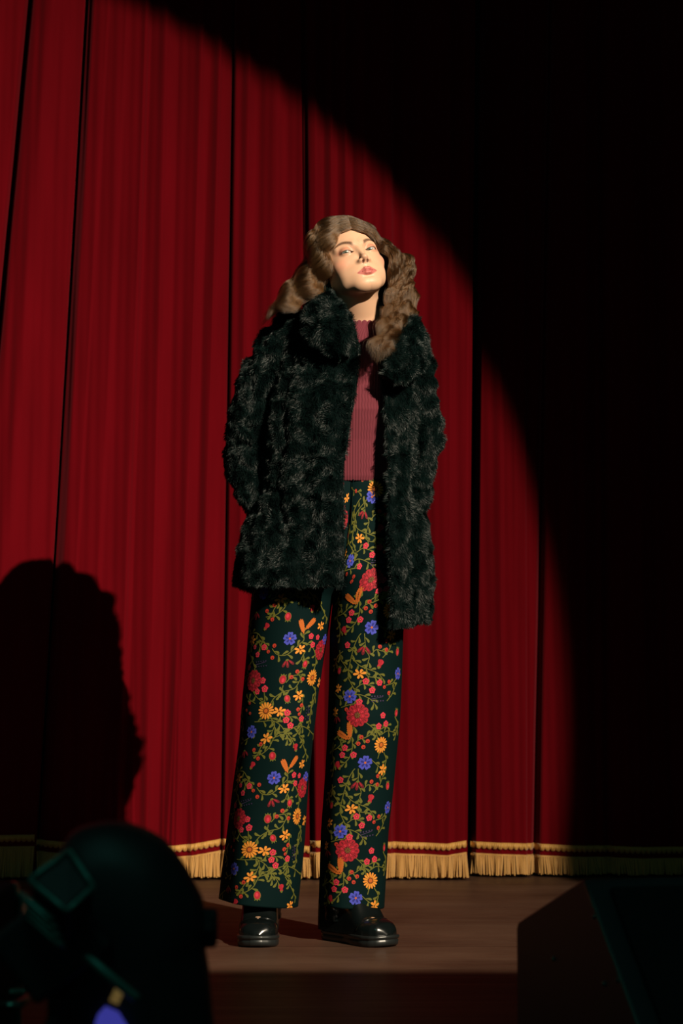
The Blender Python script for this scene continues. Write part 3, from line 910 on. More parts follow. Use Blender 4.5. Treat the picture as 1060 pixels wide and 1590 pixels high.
LEFT = [
 [(546, 343, 5.10), (531, 346, 5.095), (519, 357, 5.10), (513, 375, 5.105), (510, 400, 5.115), (509, 425, 5.125), (502, 446, 5.13), (484, 462, 5.12), (458, 476, 5.11), (434, 481, 5.11), (412, 494, 5.12)],
 [(544, 338, 5.12), (522, 341, 5.11), (506, 356, 5.11), (500, 380, 5.115), (500, 405, 5.12), (494, 430, 5.13), (478, 448, 5.13), (460, 464, 5.12), (438, 476, 5.12), (418, 490, 5.13)],
 [(541, 333, 5.15), (515, 335, 5.14), (496, 352, 5.14), (489, 380, 5.14), (487, 405, 5.15), (474, 426, 5.15), (456, 446, 5.15), (440, 464, 5.15), (424, 482, 5.15), (408, 500, 5.16)],
 [(539, 331, 5.19), (511, 335, 5.19), (491, 355, 5.20), (484, 385, 5.20), (478, 410, 5.20), (462, 428, 5.20), (446, 445, 5.20), (438, 465, 5.20), (426, 485, 5.20), (410, 505, 5.21)],
 [(538, 333, 5.24), (508, 342, 5.27), (490, 370, 5.29), (484, 400, 5.30), (474, 430, 5.30), (462, 455, 5.31), (455, 485, 5.35), (450, 530, 5.38), (448, 570, 5.40)],
 [(537, 338, 5.28), (520, 370, 5.31), (515, 410, 5.32), (510, 450, 5.33), (505, 490, 5.38), (500, 530, 5.41), (500, 570, 5.42)]]
RIGHT = [
 [(547, 343, 5.105), (566, 347, 5.105), (584, 360, 5.125), (598, 382, 5.15), (606, 405, 5.16), (607, 430, 5.165), (603, 455, 5.16), (600, 480, 5.12), (592, 505, 5.06), (580, 530, 5.02), (574, 552, 5.005)],
 [(545, 338, 5.125), (570, 339, 5.12), (591, 355, 5.135), (605, 380, 5.16), (614, 405, 5.17), (616, 430, 5.175), (612, 458, 5.165), (607, 485, 5.12), (598, 510, 5.055), (590, 535, 5.02), (584, 562, 5.00)],
 [(543, 333, 5.15), (574, 336, 5.15), (597, 354, 5.165), (613, 378, 5.18), (627, 400, 5.19), (628, 430, 5.19), (624, 458, 5.17), (617, 485, 5.12), (609, 508, 5.07), (601, 530, 5.035), (596, 556, 5.02)],
 [(540, 331, 5.19), (576, 336, 5.20), (600, 358, 5.21), (619, 384, 5.22), (634, 408, 5.22), (635, 440, 5.21), (633, 468, 5.18), (628, 492, 5.13), (618, 512, 5.09), (608, 530, 5.06), (604, 545, 5.05)],
 [(538, 333, 5.24), (574, 345, 5.28), (602, 372, 5.29), (624, 400, 5.28), (634, 435, 5.27), (642, 465, 5.25), (642, 490, 5.20), (644, 510, 5.17), (642, 530, 5.15)],
 [(537, 338, 5.28), (560, 370, 5.32), (570, 410, 5.34), (576, 450, 5.34), (582, 490, 5.38), (586, 530, 5.41), (588, 570, 5.42)]]

def hug(C, t):
    """pull the rooted part of a lock down onto the skull"""
    h = w2h(C); c = np.array((0, -1.6, 3.0)); rd = np.array((7.3, 9.4, 8.4))
    d = h - c; e = np.sqrt(((d / rd)**2).sum(-1, keepdims=True))
    k = np.clip(1 - (t[:, None] - .22) / .30, 0, 1) * np.clip((h[:, 2:3] + 1) / 2, 0, 1)
    return h2w(h * (1 - k) + (c + d * ((1.05 + .17 * np.clip((5.0 - h[:, 1:2]) / 4.5, 0, 1) + .03 * np.clip(h[:, 0:1] / 6, -.3, 1)) / e)) * k)
def make_hair():
    r = np.random.default_rng(11)
    NP = 44
    t = np.linspace(0, 1, NP)
    allp, allr = [], []
    for side, M, nlock in ((-1, LEFT, 300), (1, RIGHT, 320)):
        G = np.array([spline(P(*np.array(m).T), NP) for m in M])
        K = len(M)
        # face side of the hair gets the most locks
        gs = np.sort(np.concatenate([r.uniform(0, K - 1, nlock // 2), (r.beta(1.1, 2.2, nlock // 2)) * (K - 1)]))
        for li, g in enumerate(gs):
            i = min(int(g), K - 2); fr = g - i
            C = G[i] * (1 - fr) + G[i + 1] * fr
            lift = r.uniform(-.006, .006)
            hc_ = HC + HS * 2.0 * HU
            C = hug(C, t)
            out = nrmz((C - hc_) * np.array([1, 1, 0]) + np.array([0, 0, 1]) * np.maximum((C - hc_)[:, 2:3], 0))
            C = C + out * lift * np.clip(t * 3, .3, 1)[:, None]
            seg = np.linalg.norm(np.diff(C, axis=0), axis=1); s = np.concatenate([[0], np.cumsum(seg)]); L = s[-1]
            T = nrmz(np.gradient(C, axis=0))
            Sx = nrmz(np.cross(T, out)); On = nrmz(np.cross(Sx, T))
            lam = .070 + .004 * math.sin(g * 2.1)
            phi = g * .45 + r.normal(0, .38) + (0 if side < 0 else 1.1)
            amp = .0118 * np.clip((s - .02) / .06, 0, 1) * (1 if g < 4 else .7) * r.uniform(.75, 1.2)
            ph = 2 * math.pi * s / lam + phi
            C = C + Sx * (amp * np.sin(ph))[:, None] + On * (amp * .38 * np.sin(ph + 1.2) + amp * .3)[:, None]
            lockl = r.uniform(.74, 1.0) if side > 0 else r.uniform(.82, 1.0)
            nst = int(r.integers(38, 58))
            rl = .0042 * r.uniform(.75, 1.25)
            prof = rl * (0.75 + .65 * np.sin(np.clip(t * 1.1, 0, 1) * math.pi)) * (1 - .70 * t**3)
            an = r.uniform(0, 2 * math.pi, nst); rr = np.sqrt(r.uniform(0, 1, nst)) * r.choice([1, 1, 1, 1.25], nst)
            ex = (rr * np.cos(an))[:, None]; ey = (rr * np.sin(an))[:, None] * .55
            tw = (t * r.uniform(-1.5, 1.5))[None]
            a1 = ex * np.cos(tw) - ey * np.sin(tw); a2 = ex * np.sin(tw) + ey * np.cos(tw)
            St = C[None] + (a1 * prof)[..., None] * Sx[None] + (a2 * prof)[..., None] * On[None]
            # single hairs stray a little, more towards the tips
            k1 = r.normal(0, 1, (nst, 1, 3)); k2 = r.normal(0, 1, (nst, 1, 3)); fq = r.uniform(2, 6, (nst, 1, 1)); p0 = r.uniform(0, 6.28, (nst, 1, 1))
            tt = t[None, :, None]
            St = St + (k1 * np.sin(fq * tt * 3 + p0) * .0016 + k2 * .0026 * tt**2)
            ln = r.uniform(.84, 1.0, nst) * lockl
            idx = ln[:, None] * (NP - 1) * t[None]
            i0 = np.minimum(idx.astype(int), NP - 2); ff = (idx - i0)[..., None]
            rows = np.arange(nst)[:, None]
            St = St[rows, i0] * (1 - ff) + St[rows, i0 + 1] * ff
            allp.append(St)
    # a few flyaways around the silhouette
    for side, M in ((-1, LEFT), (1, RIGHT)):
        G = np.array([spline(P(*np.array(m).T), NP) for m in M])
        for _ in range(160):
            g = r.uniform(0, 4.5); i = int(g); fr = g - i
            C = hug(G[i] * (1 - fr) + G[min(i + 1, 5)] * fr, t)
            out = nrmz(C - (HC + HS * 1.0 * HU))
            k = r.uniform(.001, .006)
            q = r.normal(0, 1, 3)
            St = C + out * k * np.clip(t * 2, .2, 1)[:, None] + (q[None] * .003 * np.sin(t * r.uniform(4, 12) + r.uniform(0, 6))[:, None])
            allp.append(St[None])
    Pts = np.concatenate(allp)                        # n, NP, 3
    # keep every hair outside the head
    h = w2h(Pts)
    for c, rd, mg in (((0, -1.6, 3.0), (7.3, 9.4, 8.4), 1.035), ((0, 1.9, -1.8), (6.35, 6.0, 8.0), 1.05)):
        dlt = h - np.array(c); e = np.sqrt(((dlt / np.array(rd))**2).sum(-1, keepdims=True))
        jit = mg + .05 * (np.abs(np.sin(np.arange(len(h)) * 12.9898) * 43758.5) % 1.0)[:, None, None]
        h = np.where(e < jit, np.array(c) + dlt * (jit / np.maximum(e, .05)), h)
    Pts = h2w(h)
    n = len(Pts)
    hc = bpy.data.hair_curves.new('hair')
    hc.add_curves([NP] * n)
    loc = Pts.reshape(-1, 3) - origin(person)
    hc.position_data.foreach_set('vector', loc.astype(np.float32).ravel())
    rad = (.00026 * (1 - .75 * t**2))[None] * np.ones((n, 1))
    a = hc.attributes.get('radius') or hc.attributes.new('radius', 'FLOAT', 'POINT')
    a.data.foreach_set('value', rad.astype(np.float32).ravel())
    hc.materials.append(HAIRM)
    o = bpy.data.objects.new('hair', hc); COL.objects.link(o); o.parent = person
    print('hairs', n)
    return o
make_hair()

# hoop earring below the ear
ec = P(518, 447, 5.14)
a = np.linspace(0, 2 * math.pi, 41)
ring = np.stack([ec[0] + .0035 * np.cos(a), ec[1] + .0055 * np.cos(a), ec[2] + .0068 * np.sin(a)], 1)
v, q, t = tube(ring, .0009, 80, 8, ref=(1, .2, 0), caps=False)
mk('hoop_earring', v, q, None, mat('gold_earring', (.9, .55, .2), .2, .5, metal=1), person)

# ------------------------------------------------------------------ boots
BOOT = mat('black_polished_leather', (0.003, 0.0045, 0.0045), 0.22, 0.5, coat=0.12)
SOLE = mat('black_chunky_sole', (0.010, 0.012, 0.012), 0.35, 0.5)
def boot(ankle_xy, heel, toe, shaft_lean):
    """heel, toe on the floor plane; the shaft rises from behind the ankle"""
    heel = np.array(heel, float); toe = np.array(toe, float)
    ax = toe - heel; L = np.linalg.norm(ax); ax /= L; lt = np.array([-ax[1], ax[0]])
    def W(t, s, z):
        t = np.asarray(t, float); s = np.asarray(s, float); z = np.asarray(z, float)
        return np.stack(np.broadcast_arrays(heel[0] + ax[0] * t + lt[0] * s, heel[1] + ax[1] * t + lt[1] * s, z), -1)
    ts = np.linspace(0, 1, 40)
    tt = L * (0.5 - 0.5 * np.cos(ts * math.pi))
    u = tt / L
    wid = np.interp(u, [0, .03, .1, .3, .45, .62, .8, .9, .96, 1], [.010, .024, .033, .034, .035, .045, .049, .044, .032, .012])
    # sole: outline extruded with a welt
    lv = [(0.0, .93), (0.003, .98), (0.013, 1.0), (0.015, .975), (0.017, .975), (0.0185, 1.02), (0.0245, 1.03), (0.026, .98), (0.027, .4)]
    A = Acc(); out = np.concatenate([np.stack([tt, wid], 1), np.stack([tt[::-1], -wid[::-1]], 1)[1:-1]])
    V = []
    for z, k in lv:
        zz = z + .004 * np.clip((out[:, 0] / L - .8) / .2, 0, 1) ** 2 * (1 if z < .01 else .6)
        V.append(W(L / 2 + (out[:, 0] - L / 2) * (1 + (k - 1) * .6), out[:, 1] * k, zz))
    V.insert(0, W(L / 2 + (out[:, 0] - L / 2) * .3, out[:, 1] * .3, 0 * out[:, 0] + .0005))
    V = np.array(V)
    # upper: sections along the foot, domed toe
    us = np.concatenate([np.linspace(0.0, .86, 26), np.linspace(.88, .985, 12)])
    wu = np.interp(us, [0, .05, .3, .45, .62, .78, .88, .94, .985], [.024, .038, .042, .042, .044, .0455, .041, .031, .008])
    hu = np.interp(us, [0, .05, .45, .56, .66, .72, .76, .84, .92, .965, .985], [.13, .165, .168, .135, .095, .073, .064, .062, .055, .042, .032])
    sa = np.linspace(-math.pi / 2, math.pi / 2, 25)
    U = []
    for uu, ww, hh in zip(us, wu, hu):
        sx = np.sign(np.sin(sa)) * np.abs(np.sin(sa)) ** .75 * ww
        cz = .025 + (hh - .025) * np.abs(np.cos(sa)) ** .62
        U.append(W(L * uu, sx, cz))
    U = np.array(U)
    B = Acc(); B.add(U.reshape(-1, 3), gridq(len(us), 25))
    B.add(np.concatenate([U[0], U[0].mean(0)[None]]), None, [[i, i + 1, 25] for i in range(24)])
    B.add(np.concatenate([U[-1], U[-1].mean(0)[None]]), None, [[i + 1, i, 25] for i in range(24)])
    # shaft with slight wrinkles
    zs = np.linspace(.05, .215, 22); an = np.linspace(0, 2 * math.pi, 36, endpoint=False)
    S = []
    for z in zs:
        k = (z - .05) / .165
        rr = .047 + .004 * k + .0012 * np.sin(z * 260 + 2 * np.cos(an))
        c = L * .30
        S.append(W(c + rr * 1.18 * np.cos(an), rr * np.sin(an) * .98, z) + np.array([shaft_lean[0], shaft_lean[1], 0]) * k)
    S.append(S[-1] * 1.0); c_ = S[-1].mean(0); S[-1] = c_ + (S[-1] - c_) * .9
    S = np.array(S); B.add(S.reshape(-1, 3), gridq(len(S), 36, True))
    # toe seam ridge
    sm = []
    for s_ in np.linspace(-1, 1, 24):
        i = .80 - .10 * s_ * s_
        hh = np.interp(i, us, hu); ww = np.interp(i, us, wu)
        a_ = s_ * math.pi / 2 * .97
        sm.append(W(L * i, np.sign(math.sin(a_)) * abs(math.sin(a_)) ** .75 * ww, .025 + (hh - .025) * abs(math.cos(a_)) ** .62 + .0006))
    v, q, t = tube(np.array(sm), .0013, 40, 6); B.add(v, q, t)
    Vb, Qb, Tb, Mb = B.get()
    o = mk('boot', Vb, Qb, Tb, BOOT, person)
    Vs = V.reshape(-1, 3)
    mk('sole', Vs, gridq(len(V), len(out), True), mats=SOLE, parent=o)
    return o
boot(None, (-.188, 5.345), (-.196, 5.085), (.004, 0))
boot(None, (-.035, 5.285), (.113, 5.098), (.0, 0))

# ------------------------------------------------------------------ sweater
SWX = 5.235
def rings_tube(tab, nz, na, ycol=5.235, a0=0, a1=2 * math.pi, disp=None, power=1.0):
    """tab rows: photo row, centre px, half width px, front depth, back depth"""
    tab = np.array(tab, float)
    py = np.linspace(tab[0, 0], tab[-1, 0], nz)
    c, hw, fr, bk = [np.interp(py, tab[:, 0], tab[:, k]) for k in (1, 2, 3, 4)]
    a = np.linspace(a0, a1, na, endpoint=(a1 - a0) < 6.28)
    X0 = P(c, py, ycol)[:, 0][:, None]; Z0 = P(c, py, ycol)[:, 2][:, None]
    rx = (hw * ycol / FPX)[:, None]
    ry = np.where(np.cos(a)[None] > 0, fr[:, None], bk[:, None])
    V = np.stack(np.broadcast_arrays(X0 + rx * np.sin(a), ycol - ry * np.cos(a), Z0 + 0 * a[None]), -1)
    return V, py, a

V, py, a = rings_tube([(508, 561, 42, .074, .060), (513, 561, 48, .079, .065), (520, 557, 66, .086, .075), (532, 550, 92, .092, .085), (565, 547, 98, .105, .09), (610, 546, 96, .128, .09),
                       (645, 546, 94, .130, .09), (690, 546, 86, .112, .09), (745, 546, 84, .104, .09), (752, 546, 83, .100, .088)], 150, 720)
nrm = nrmz(V - np.array([V[..., 0].mean(1)[:, None] + 0 * a, 0 * V[..., 0] + 5.235, V[..., 2]]).transpose(1, 2, 0))
rib = np.abs(np.sin(a * 64)) ** 0.7
row = (.0022 * rib[None] * np.clip((py - 512) / 20, .15, 1)[:, None])
V = V + nrm * row[..., None]
# pointelle columns pull the ribs slightly to and fro
V[..., 0] += .0007 * np.sin(py[:, None] * .45) * (np.abs(np.sin(a * 6))[None] > .8)
# scalloped picot neck edge
k = np.exp(-((py - 508) / 4.0)**2)[:, None]
V[..., 2] += k * .0055 * (np.abs(np.sin(a * 16)) ** .5)[None]
Vi = V[0] + (np.array([V[0, :, 0].mean(), 5.235, 0]) - V[0]) * np.array([.07, .07, 0]) - np.array([0, 0, .012])
Vh = V[-1] * 1.0; cc = Vh.mean(0); Vh = cc + (Vh - cc) * .93 
SW = mat('burgundy_rib_knit', (0.125, 0.021, 0.033), 0.85, 0.2, sheen=0.25, sheen_tint=(1, .45, .5))
VV = np.concatenate([Vi[None], V, Vh[None]])
mk('sweater', VV.reshape(-1, 3), gridq(len(VV), len(a), True), mats=SW, parent=person)

# ------------------------------------------------------------------ trousers with their printed flowers
MT = [mat('dark_teal_velveteen', (0.0012, 0.0085, 0.0088), 0.8, 0.06, sheen=0.0, sheen_tint=(.5, .9, .9)),
      mat('print_blue', (0.050, 0.060, 0.40), 0.7, 0.2), mat('print_deep_blue', (0.018, 0.022, 0.18), 0.7, 0.2),
      mat('print_orange', (0.62, 0.22, 0.028), 0.7, 0.2), mat('print_brown', (0.09, 0.022, 0.006), 0.7, 0.2),
      mat('print_red', (0.30, 0.010, 0.020), 0.7, 0.2), mat('print_pink', (0.50, 0.028, 0.055), 0.7, 0.2),
      mat('print_olive', (0.105, 0.105, 0.016), 0.7, 0.2), mat('print_dark_red', (0.10, 0.006, 0.010), 0.7, 0.2),
      mat('print_purple', (0.035, 0.022, 0.065), 0.7, 0.2), mat('print_rust', (0.42, 0.10, 0.014), 0.7, 0.2),
      mat('print_berry', (0.36, 0.030, 0.014), 0.7, 0.2)]
BLU, DBL, ORA, BRN, RED, PNK, OLV, DRD, PUR, RST, BER = range(1, 12)

LEG = {
 'L': dict(tab=[(742, 499, 51, .100, .085), (800, 485, 58.5, .110, .10), (850, 471, 67.5, .115, .115), (900, 461, 67.5, .118, .12), (925, 454, 63.5, .115, .115), (1000, 445, 61, .105, .105), (1075, 436, 58.5, .098, .10),
                (1150, 428.5, 57, .098, .10), (1220, 420, 58, .100, .10), (1300, 412.5, 60.5, .102, .105), (1401, 401, 61, .105, .11)], tilt=.10),
 'R': dict(tab=[(742, 593, 50, .100, .085), (800, 596, 53, .110, .10), (850, 596, 58.5, .115, .115), (900, 588, 60, .118, .12), (925, 577, 60, .115, .115), (980, 569, 57, .108, .105), (1060, 567, 56.5, .100, .10),
                (1130, 564, 55.5, .098, .10), (1200, 558.5, 53.5, .098, .10), (1290, 550.5, 52, .100, .10), (1405, 545.5, 50.5, .102, .105)], tilt=.06),
}
def leg_axisY(py):
    return np.interp(py, [742, 925, 1110, 1405], [5.235, 5.225, 5.215, 5.245])
def leg_surf(key, phi, py, off=0.0):
    T = np.array(LEG[key]['tab'], float)
    phi = np.asarray(phi, float); py = np.asarray(py, float)
    c, hw, fr, bk = [np.interp(py, T[:, 0], T[:, k]) for k in (1, 2, 3, 4)]
    yc = leg_axisY(py)
    p0 = P(c, py, yc)
    rx = hw * yc / FPX
    s, co = np.sin(phi), np.cos(phi)
    ry = np.where(co > 0, fr, bk)
    # soft folds down the leg, stronger near the crease line and hem
    sg = 1 if key == 'L' else -1
    d = .0035 * np.sin(phi * 3 + py * .006 + (0 if key == 'L' else 2)) * np.clip((py - 930) / 250, 0, 1)
    d = d + .0028 * np.sin(phi * 5 - py * .011) * np.clip((py - 1050) / 250, 0, 1) + .0012 * np.sin(py * .05 + phi * 2)
    d = d * (np.abs(co) ** .5) + off
    X = p0[..., 0] + (rx + d) * s
    # above the crotch both legs join into one seat: depth follows the hips, with a flat seam in the middle
    up = np.clip((935 - py) / 50, 0, 1); up = up * up * (3 - 2 * up)
    w_ = np.clip((1 - sg * -1 * s) / 2 if key == 'R' else (1 - s) / 2, 0, 1)
    w_ = np.clip((1 + s) / 2, 0, 1) if key == 'R' else np.clip((1 - s) / 2, 0, 1)
    hip = np.sqrt(np.maximum(1 - w_ * w_, 0)) * np.sign(co) * np.abs(co) ** np.where(w_ < .5, .08, .12)
    Y = yc - (ry + d) * (co * (1 - up) + hip * up)
    Z = p0[..., 2] - LEG[key]['tilt'] * rx * s * np.clip((py - 1250) / 150, 0, 1)
    # the flat middle seam where both legs meet above the crotch
    return np.stack([X, Y, Z], -1)

class Print:
    """flat shapes laid on one leg: every vertex is (phi, photo row, layer)"""
    def __init__(s, key): s.key = key; s.v = []; s.t = []; s.m = []; s.n = 0; s.T = np.array(LEG[key]['tab'], float)
    def leg(s, py): return [float(np.interp(py, s.T[:, 0], s.T[:, k])) for k in (1, 2, 3)]
    def where(s, px, py):
        c, hw, fr = s.leg(py)
        fr_ = (px - c) / hw
        return math.asin(max(-.995, min(.995, fr_)))
    def poly(s, phi0, py0, pts, layer, m):
        """pts in photo px around the centre, fan filled (star-shaped about pts mean)"""
        c, hw, fr = s.leg(py0)
        r = math.sqrt((hw * math.cos(phi0))**2 + (fr * FPX / 5.2 * math.sin(phi0))**2)
        pts = np.asarray(pts, float); ctr = pts.mean(0)
        q = np.concatenate([ctr[None], pts])
        k = np.stack([phi0 + q[:, 0] / r, py0 + q[:, 1], np.full(len(q), layer)], 1)
        n = len(pts)
        s.v.append(k)
        s.t.append(np.array([[0, 1 + i, 1 + (i + 1) % n] for i in range(n)]) + s.n); s.m += [m] * n
        s.n += len(q)
    def ribbon(s, pxy, wd, layer, m):
        pxy = np.asarray(pxy, float)
        T = nrmz(np.gradient(pxy, axis=0)); N = np.stack([-T[:, 1], T[:, 0]], 1)
        n = len(pxy)
        q = np.concatenate([pxy + N * wd / 2, pxy - N * wd / 2])
        c, hw = np.interp(q[:, 1], s.T[:, 0], s.T[:, 1]), np.interp(q[:, 1], s.T[:, 0], s.T[:, 2])
        ph = np.arcsin(np.clip((q[:, 0] - c) / hw, -.995, .995))
        s.v.append(np.stack([ph, q[:, 1], np.full(2 * n, layer)], 1))
        i = np.arange(n - 1)
        s.t.append(np.concatenate([np.stack([i, i + 1, i + n + 1], 1), np.stack([i, i + n + 1, i + n], 1)]) + s.n)
        s.m += [m] * (2 * (n - 1)); s.n += 2 * n

def rot(p, a):
    c, s = math.cos(a), math.sin(a); p = np.asarray(p, float)
    return np.stack([p[:, 0] * c - p[:, 1] * s, p[:, 0] * s + p[:, 1] * c], 1)
def circ(r, n=10, cx=0, cy=0, sx=1, sy=1):
    a = np.linspace(0, 2 * math.pi, n, endpoint=False)
    return np.stack([cx + r * sx * np.cos(a), cy + r * sy * np.sin(a)], 1)
def petal(L, W, r0=0.0, n=12, heart=0.0):
    """petal pointing along -y from radius r0"""
    a = np.linspace(0, 2 * math.pi, n, endpoint=False)
    y = -(r0 + L / 2 - L / 2 * np.cos(a)); u = (1 - np.cos(a)) / 2
    x = W / 2 * np.sin(a) * (0.55 + .75 * u)
    y = y + heart * np.exp(-((a - math.pi) / .45)**2)
    return np.stack([x, y], 1)
_pr = np.random.default_rng(5)
def blue5(S, ph, y, s=1, a=0):
    for k in range(5):
        S.poly(ph, y, rot(petal(10.5 * s, 8.6 * s, 1.0 * s, 16, 1.8 * s), a + k * 2 * math.pi / 5), 2 + .1 * k, BLU)
    for k in range(5):
        S.poly(ph, y, rot(petal(5.8 * s, 3.2 * s, 1.2 * s), a + k * 2 * math.pi / 5), 3, DBL)
    S.poly(ph, y, circ(1.7 * s, 8), 3.6, RST)
def daisy(S, ph, y, s=1, a=0):
    for k in range(15):
        S.poly(ph, y, rot(petal(9.8 * s, 3.4 * s, 4.0 * s, 10), a + k * 2 * math.pi / 15), 2 + .1 * (k % 3), ORA)
    S.poly(ph, y, circ(4.9 * s, 14), 3, BRN); S.poly(ph, y, circ(3.3 * s, 12), 3.5, RST); 
def odaisy(S, ph, y, s=1, a=0):
    for k in range(6):
        S.poly(ph, y, rot(petal((8.2 + 1.3 * math.sin(k * 2 + a)) * s, 4.0 * s, 1.0 * s, 10), a + k * 2 * math.pi / 6 + .2 * math.sin(k * 3)), 2 + .1 * k, ORA)
    S.poly(ph, y, circ(1.2 * s, 8), 3, BRN)
def pink(S, ph, y, s=1, a=0):
    for k in range(5):
        S.poly(ph, y, rot(circ(2.6 * s, 9, 0, -3.0 * s), a + k * 2 * math.pi / 5), 2 + .1 * k, PNK)
    for k in range(5):
        S.poly(ph, y, rot(circ(.7 * s, 5, 0, -1.9 * s, 1, 1.6), a + k * 2 * math.pi / 5), 3, DRD)
    S.poly(ph, y, circ(.8 * s, 6), 3.4, ORA)
def berry(S, ph, y, s=1, a=0):
    S.poly(ph, y, circ(3.3 * s, 10), 2, BER); S.poly(ph, y, circ(1.2 * s, 6, .6, .8), 3, DRD)
def peony(S, ph, y, s=1, a=0):
    for k in range(11):
        t_ = a + k * 2 * math.pi / 11
        S.poly(ph, y, rot(circ(5.1 * s, 11, 0, -12.0 * s, 1, 1.05), t_), 2 + .24 * (k % 4), DRD)
        S.poly(ph, y, rot(circ(4.3 * s, 11, 0, -12.4 * s, 1, 1.05), t_), 2.12 + .24 * (k % 4), RED)
        S.poly(ph, y, rot(circ(1.5 * s, 6, 0, -12.8 * s, .6, 1.7), t_), 3, DRD)
    for k in range(8):
        t_ = a + .3 + k * 2 * math.pi / 8
        S.poly(ph, y, rot(circ(4.5 * s, 10, 0, -6.6 * s), t_), 3.1 + .2 * (k % 3), DRD)
        S.poly(ph, y, rot(circ(3.7 * s, 10, 0, -7.0 * s), t_), 3.2 + .2 * (k % 3), RED)
        S.poly(ph, y, rot(circ(1.1 * s, 6, 0, -7.6 * s, .6, 1.8), t_), 3.8, PNK)
    S.poly(ph, y, circ(5.0 * s, 12, -1, 0, .8, 1.1), 4.0, DRD)
    for k in range(7):
        S.poly(ph, y, rot(petal(3.6 * s, 1.3 * s, .8 * s, 6), a + k * .9), 4.4, OLV)
def rosebud(S, ph, y, s=1, a=0):
    S.poly(ph, y, rot(circ(7.2 * s, 14, 0, -.6, .80, 1.05), a), 1.9, OLV)
    S.poly(ph, y, rot(circ(6.0 * s, 14, 0, -.2, .84, 1.1), a), 2.3, RED)
    S.poly(ph, y, rot(circ(3.1 * s, 10, .6, .8, .75, 1.1), a), 2.8, PNK)
    for k in (-.45, 0, .45):
        S.poly(ph, y, rot(petal(4.0, 1.6, 5.6 * s, 7), a + k), 2.2, OLV)
def tulip(S, ph, y, s=1, a=0):
    for k, m in ((-.55, RED), (.55, RED), (-.2, DRD), (.2, PNK), (0, RED)):
        S.poly(ph, y, rot(petal(14 * s, 6.0 * s, 0, 12) + [0, 6 * s], a + k) * [1, 1], 2 + .15 * abs(k) + (.4 if k == 0 else 0), m)
    S.poly(ph, y, rot(circ(2.4 * s, 8, 0, 5.4 * s), a), 3, OLV)
def chili(S, ph, y, s=1, a=0):
    for k in (-.75, 0, .6):
        S.poly(ph, y, rot(petal(15 * s, 5.4 * s, 1.5, 12) * [1, -1], a + k), 2 + abs(k) * .2, DRD)
        S.poly(ph, y, rot(petal(9 * s, 2.2 * s, 3, 8) * [1, -1], a + k), 2.6 + abs(k) * .2, RED)
        S.poly(ph, y, rot(petal(4 * s, 2.6 * s, 0, 8) * [1, -1], a + k), 3.0, OLV)
def wheat(S, ph, y, s=1, a=0):
    """one ear of wheat growing up (-y) from its foot"""
    for k in range(7):
        for sd_ in (-1, 1):
            lk = (4.2 + 4.2 * math.sin((k + 1) / 8.5 * math.pi)) * s
            S.poly(ph, y, rot(rot(petal(lk, 2.5 * s, 0, 8), sd_ * .55) + [sd_ * .3, -3.1 * k * s - 1], a), 2 + .1 * k, RST)
    S.poly(ph, y, rot(petal(7 * s, 2.8 * s, 20 * s, 8), a), 2.9, RST); S.poly(ph, y, rot([(-1.1, 1), (-.9, -20), (.9, -20), (1.1, 1)], a), 1.9, RST)
def lavender(S, ph, y, s=1, a=0):
    for k in range(5):
        for dy in (-4, 3.5):
            S.poly(ph, y, rot(circ(1.35 * s, 6, -9 + 4.6 * k, dy + .5 * k), a), 2, PUR)
    S.poly(ph, y, rot([(-11, -.5), (9, -1.2), (9, -.2), (-11, .6)], a), 1.5, PUR)
def leaf(S, x, y, ang, L=11.5, W=5.2):
    ph = S.where(x, y)
    n = 12; t_ = np.linspace(0, 1, n)
    wd = W / 2 * (t_ ** 1.3) * np.sqrt(np.maximum(1 - t_ ** 5, 0)) * 1.25 + .35 * (1 - t_)
    cv = 2.4 * t_ ** 2
    p = np.concatenate([np.stack([cv - wd, -L * t_], 1), np.stack([cv + wd, -L * t_], 1)[::-1][1:-1]])
    S.poly(ph, y, rot(p, ang), 1.4, OLV)
def vine(S, pts, leaves=True, step=7.2, wd=1.25, seed=0):
    pts = np.asarray(pts, float)
    n = max(int(np.linalg.norm(np.diff(pts, axis=0), axis=1).sum() / 1.6), 6)
    c = spline(pts, n)
    # vines live in the unbent frame: stop at the side of the leg
    S.ribbon(c, wd, 1.0, OLV)
    if leaves:
        s = np.concatenate([[0], np.cumsum(np.linalg.norm(np.diff(c, axis=0), axis=1))])
        k = 0
        for d in np.arange(step * .7, s[-1] + 2, step):
            i = min(int(np.searchsorted(s, d)), n - 2)
            T = c[i + 1] - c[i]; a = math.atan2(T[1], T[0]) + math.pi / 2
            sd_ = 1 if k % 2 else -1
            leaf(S, c[i][0], c[i][1], a + sd_ * .85, _pr.uniform(8.6, 11.5), _pr.uniform(4.6, 5.6)); k += 1
        a = math.atan2(*(c[-1] - c[-2])[::-1]) + math.pi / 2
        leaf(S, c[-1][0], c[-1][1], a, 10, 5)

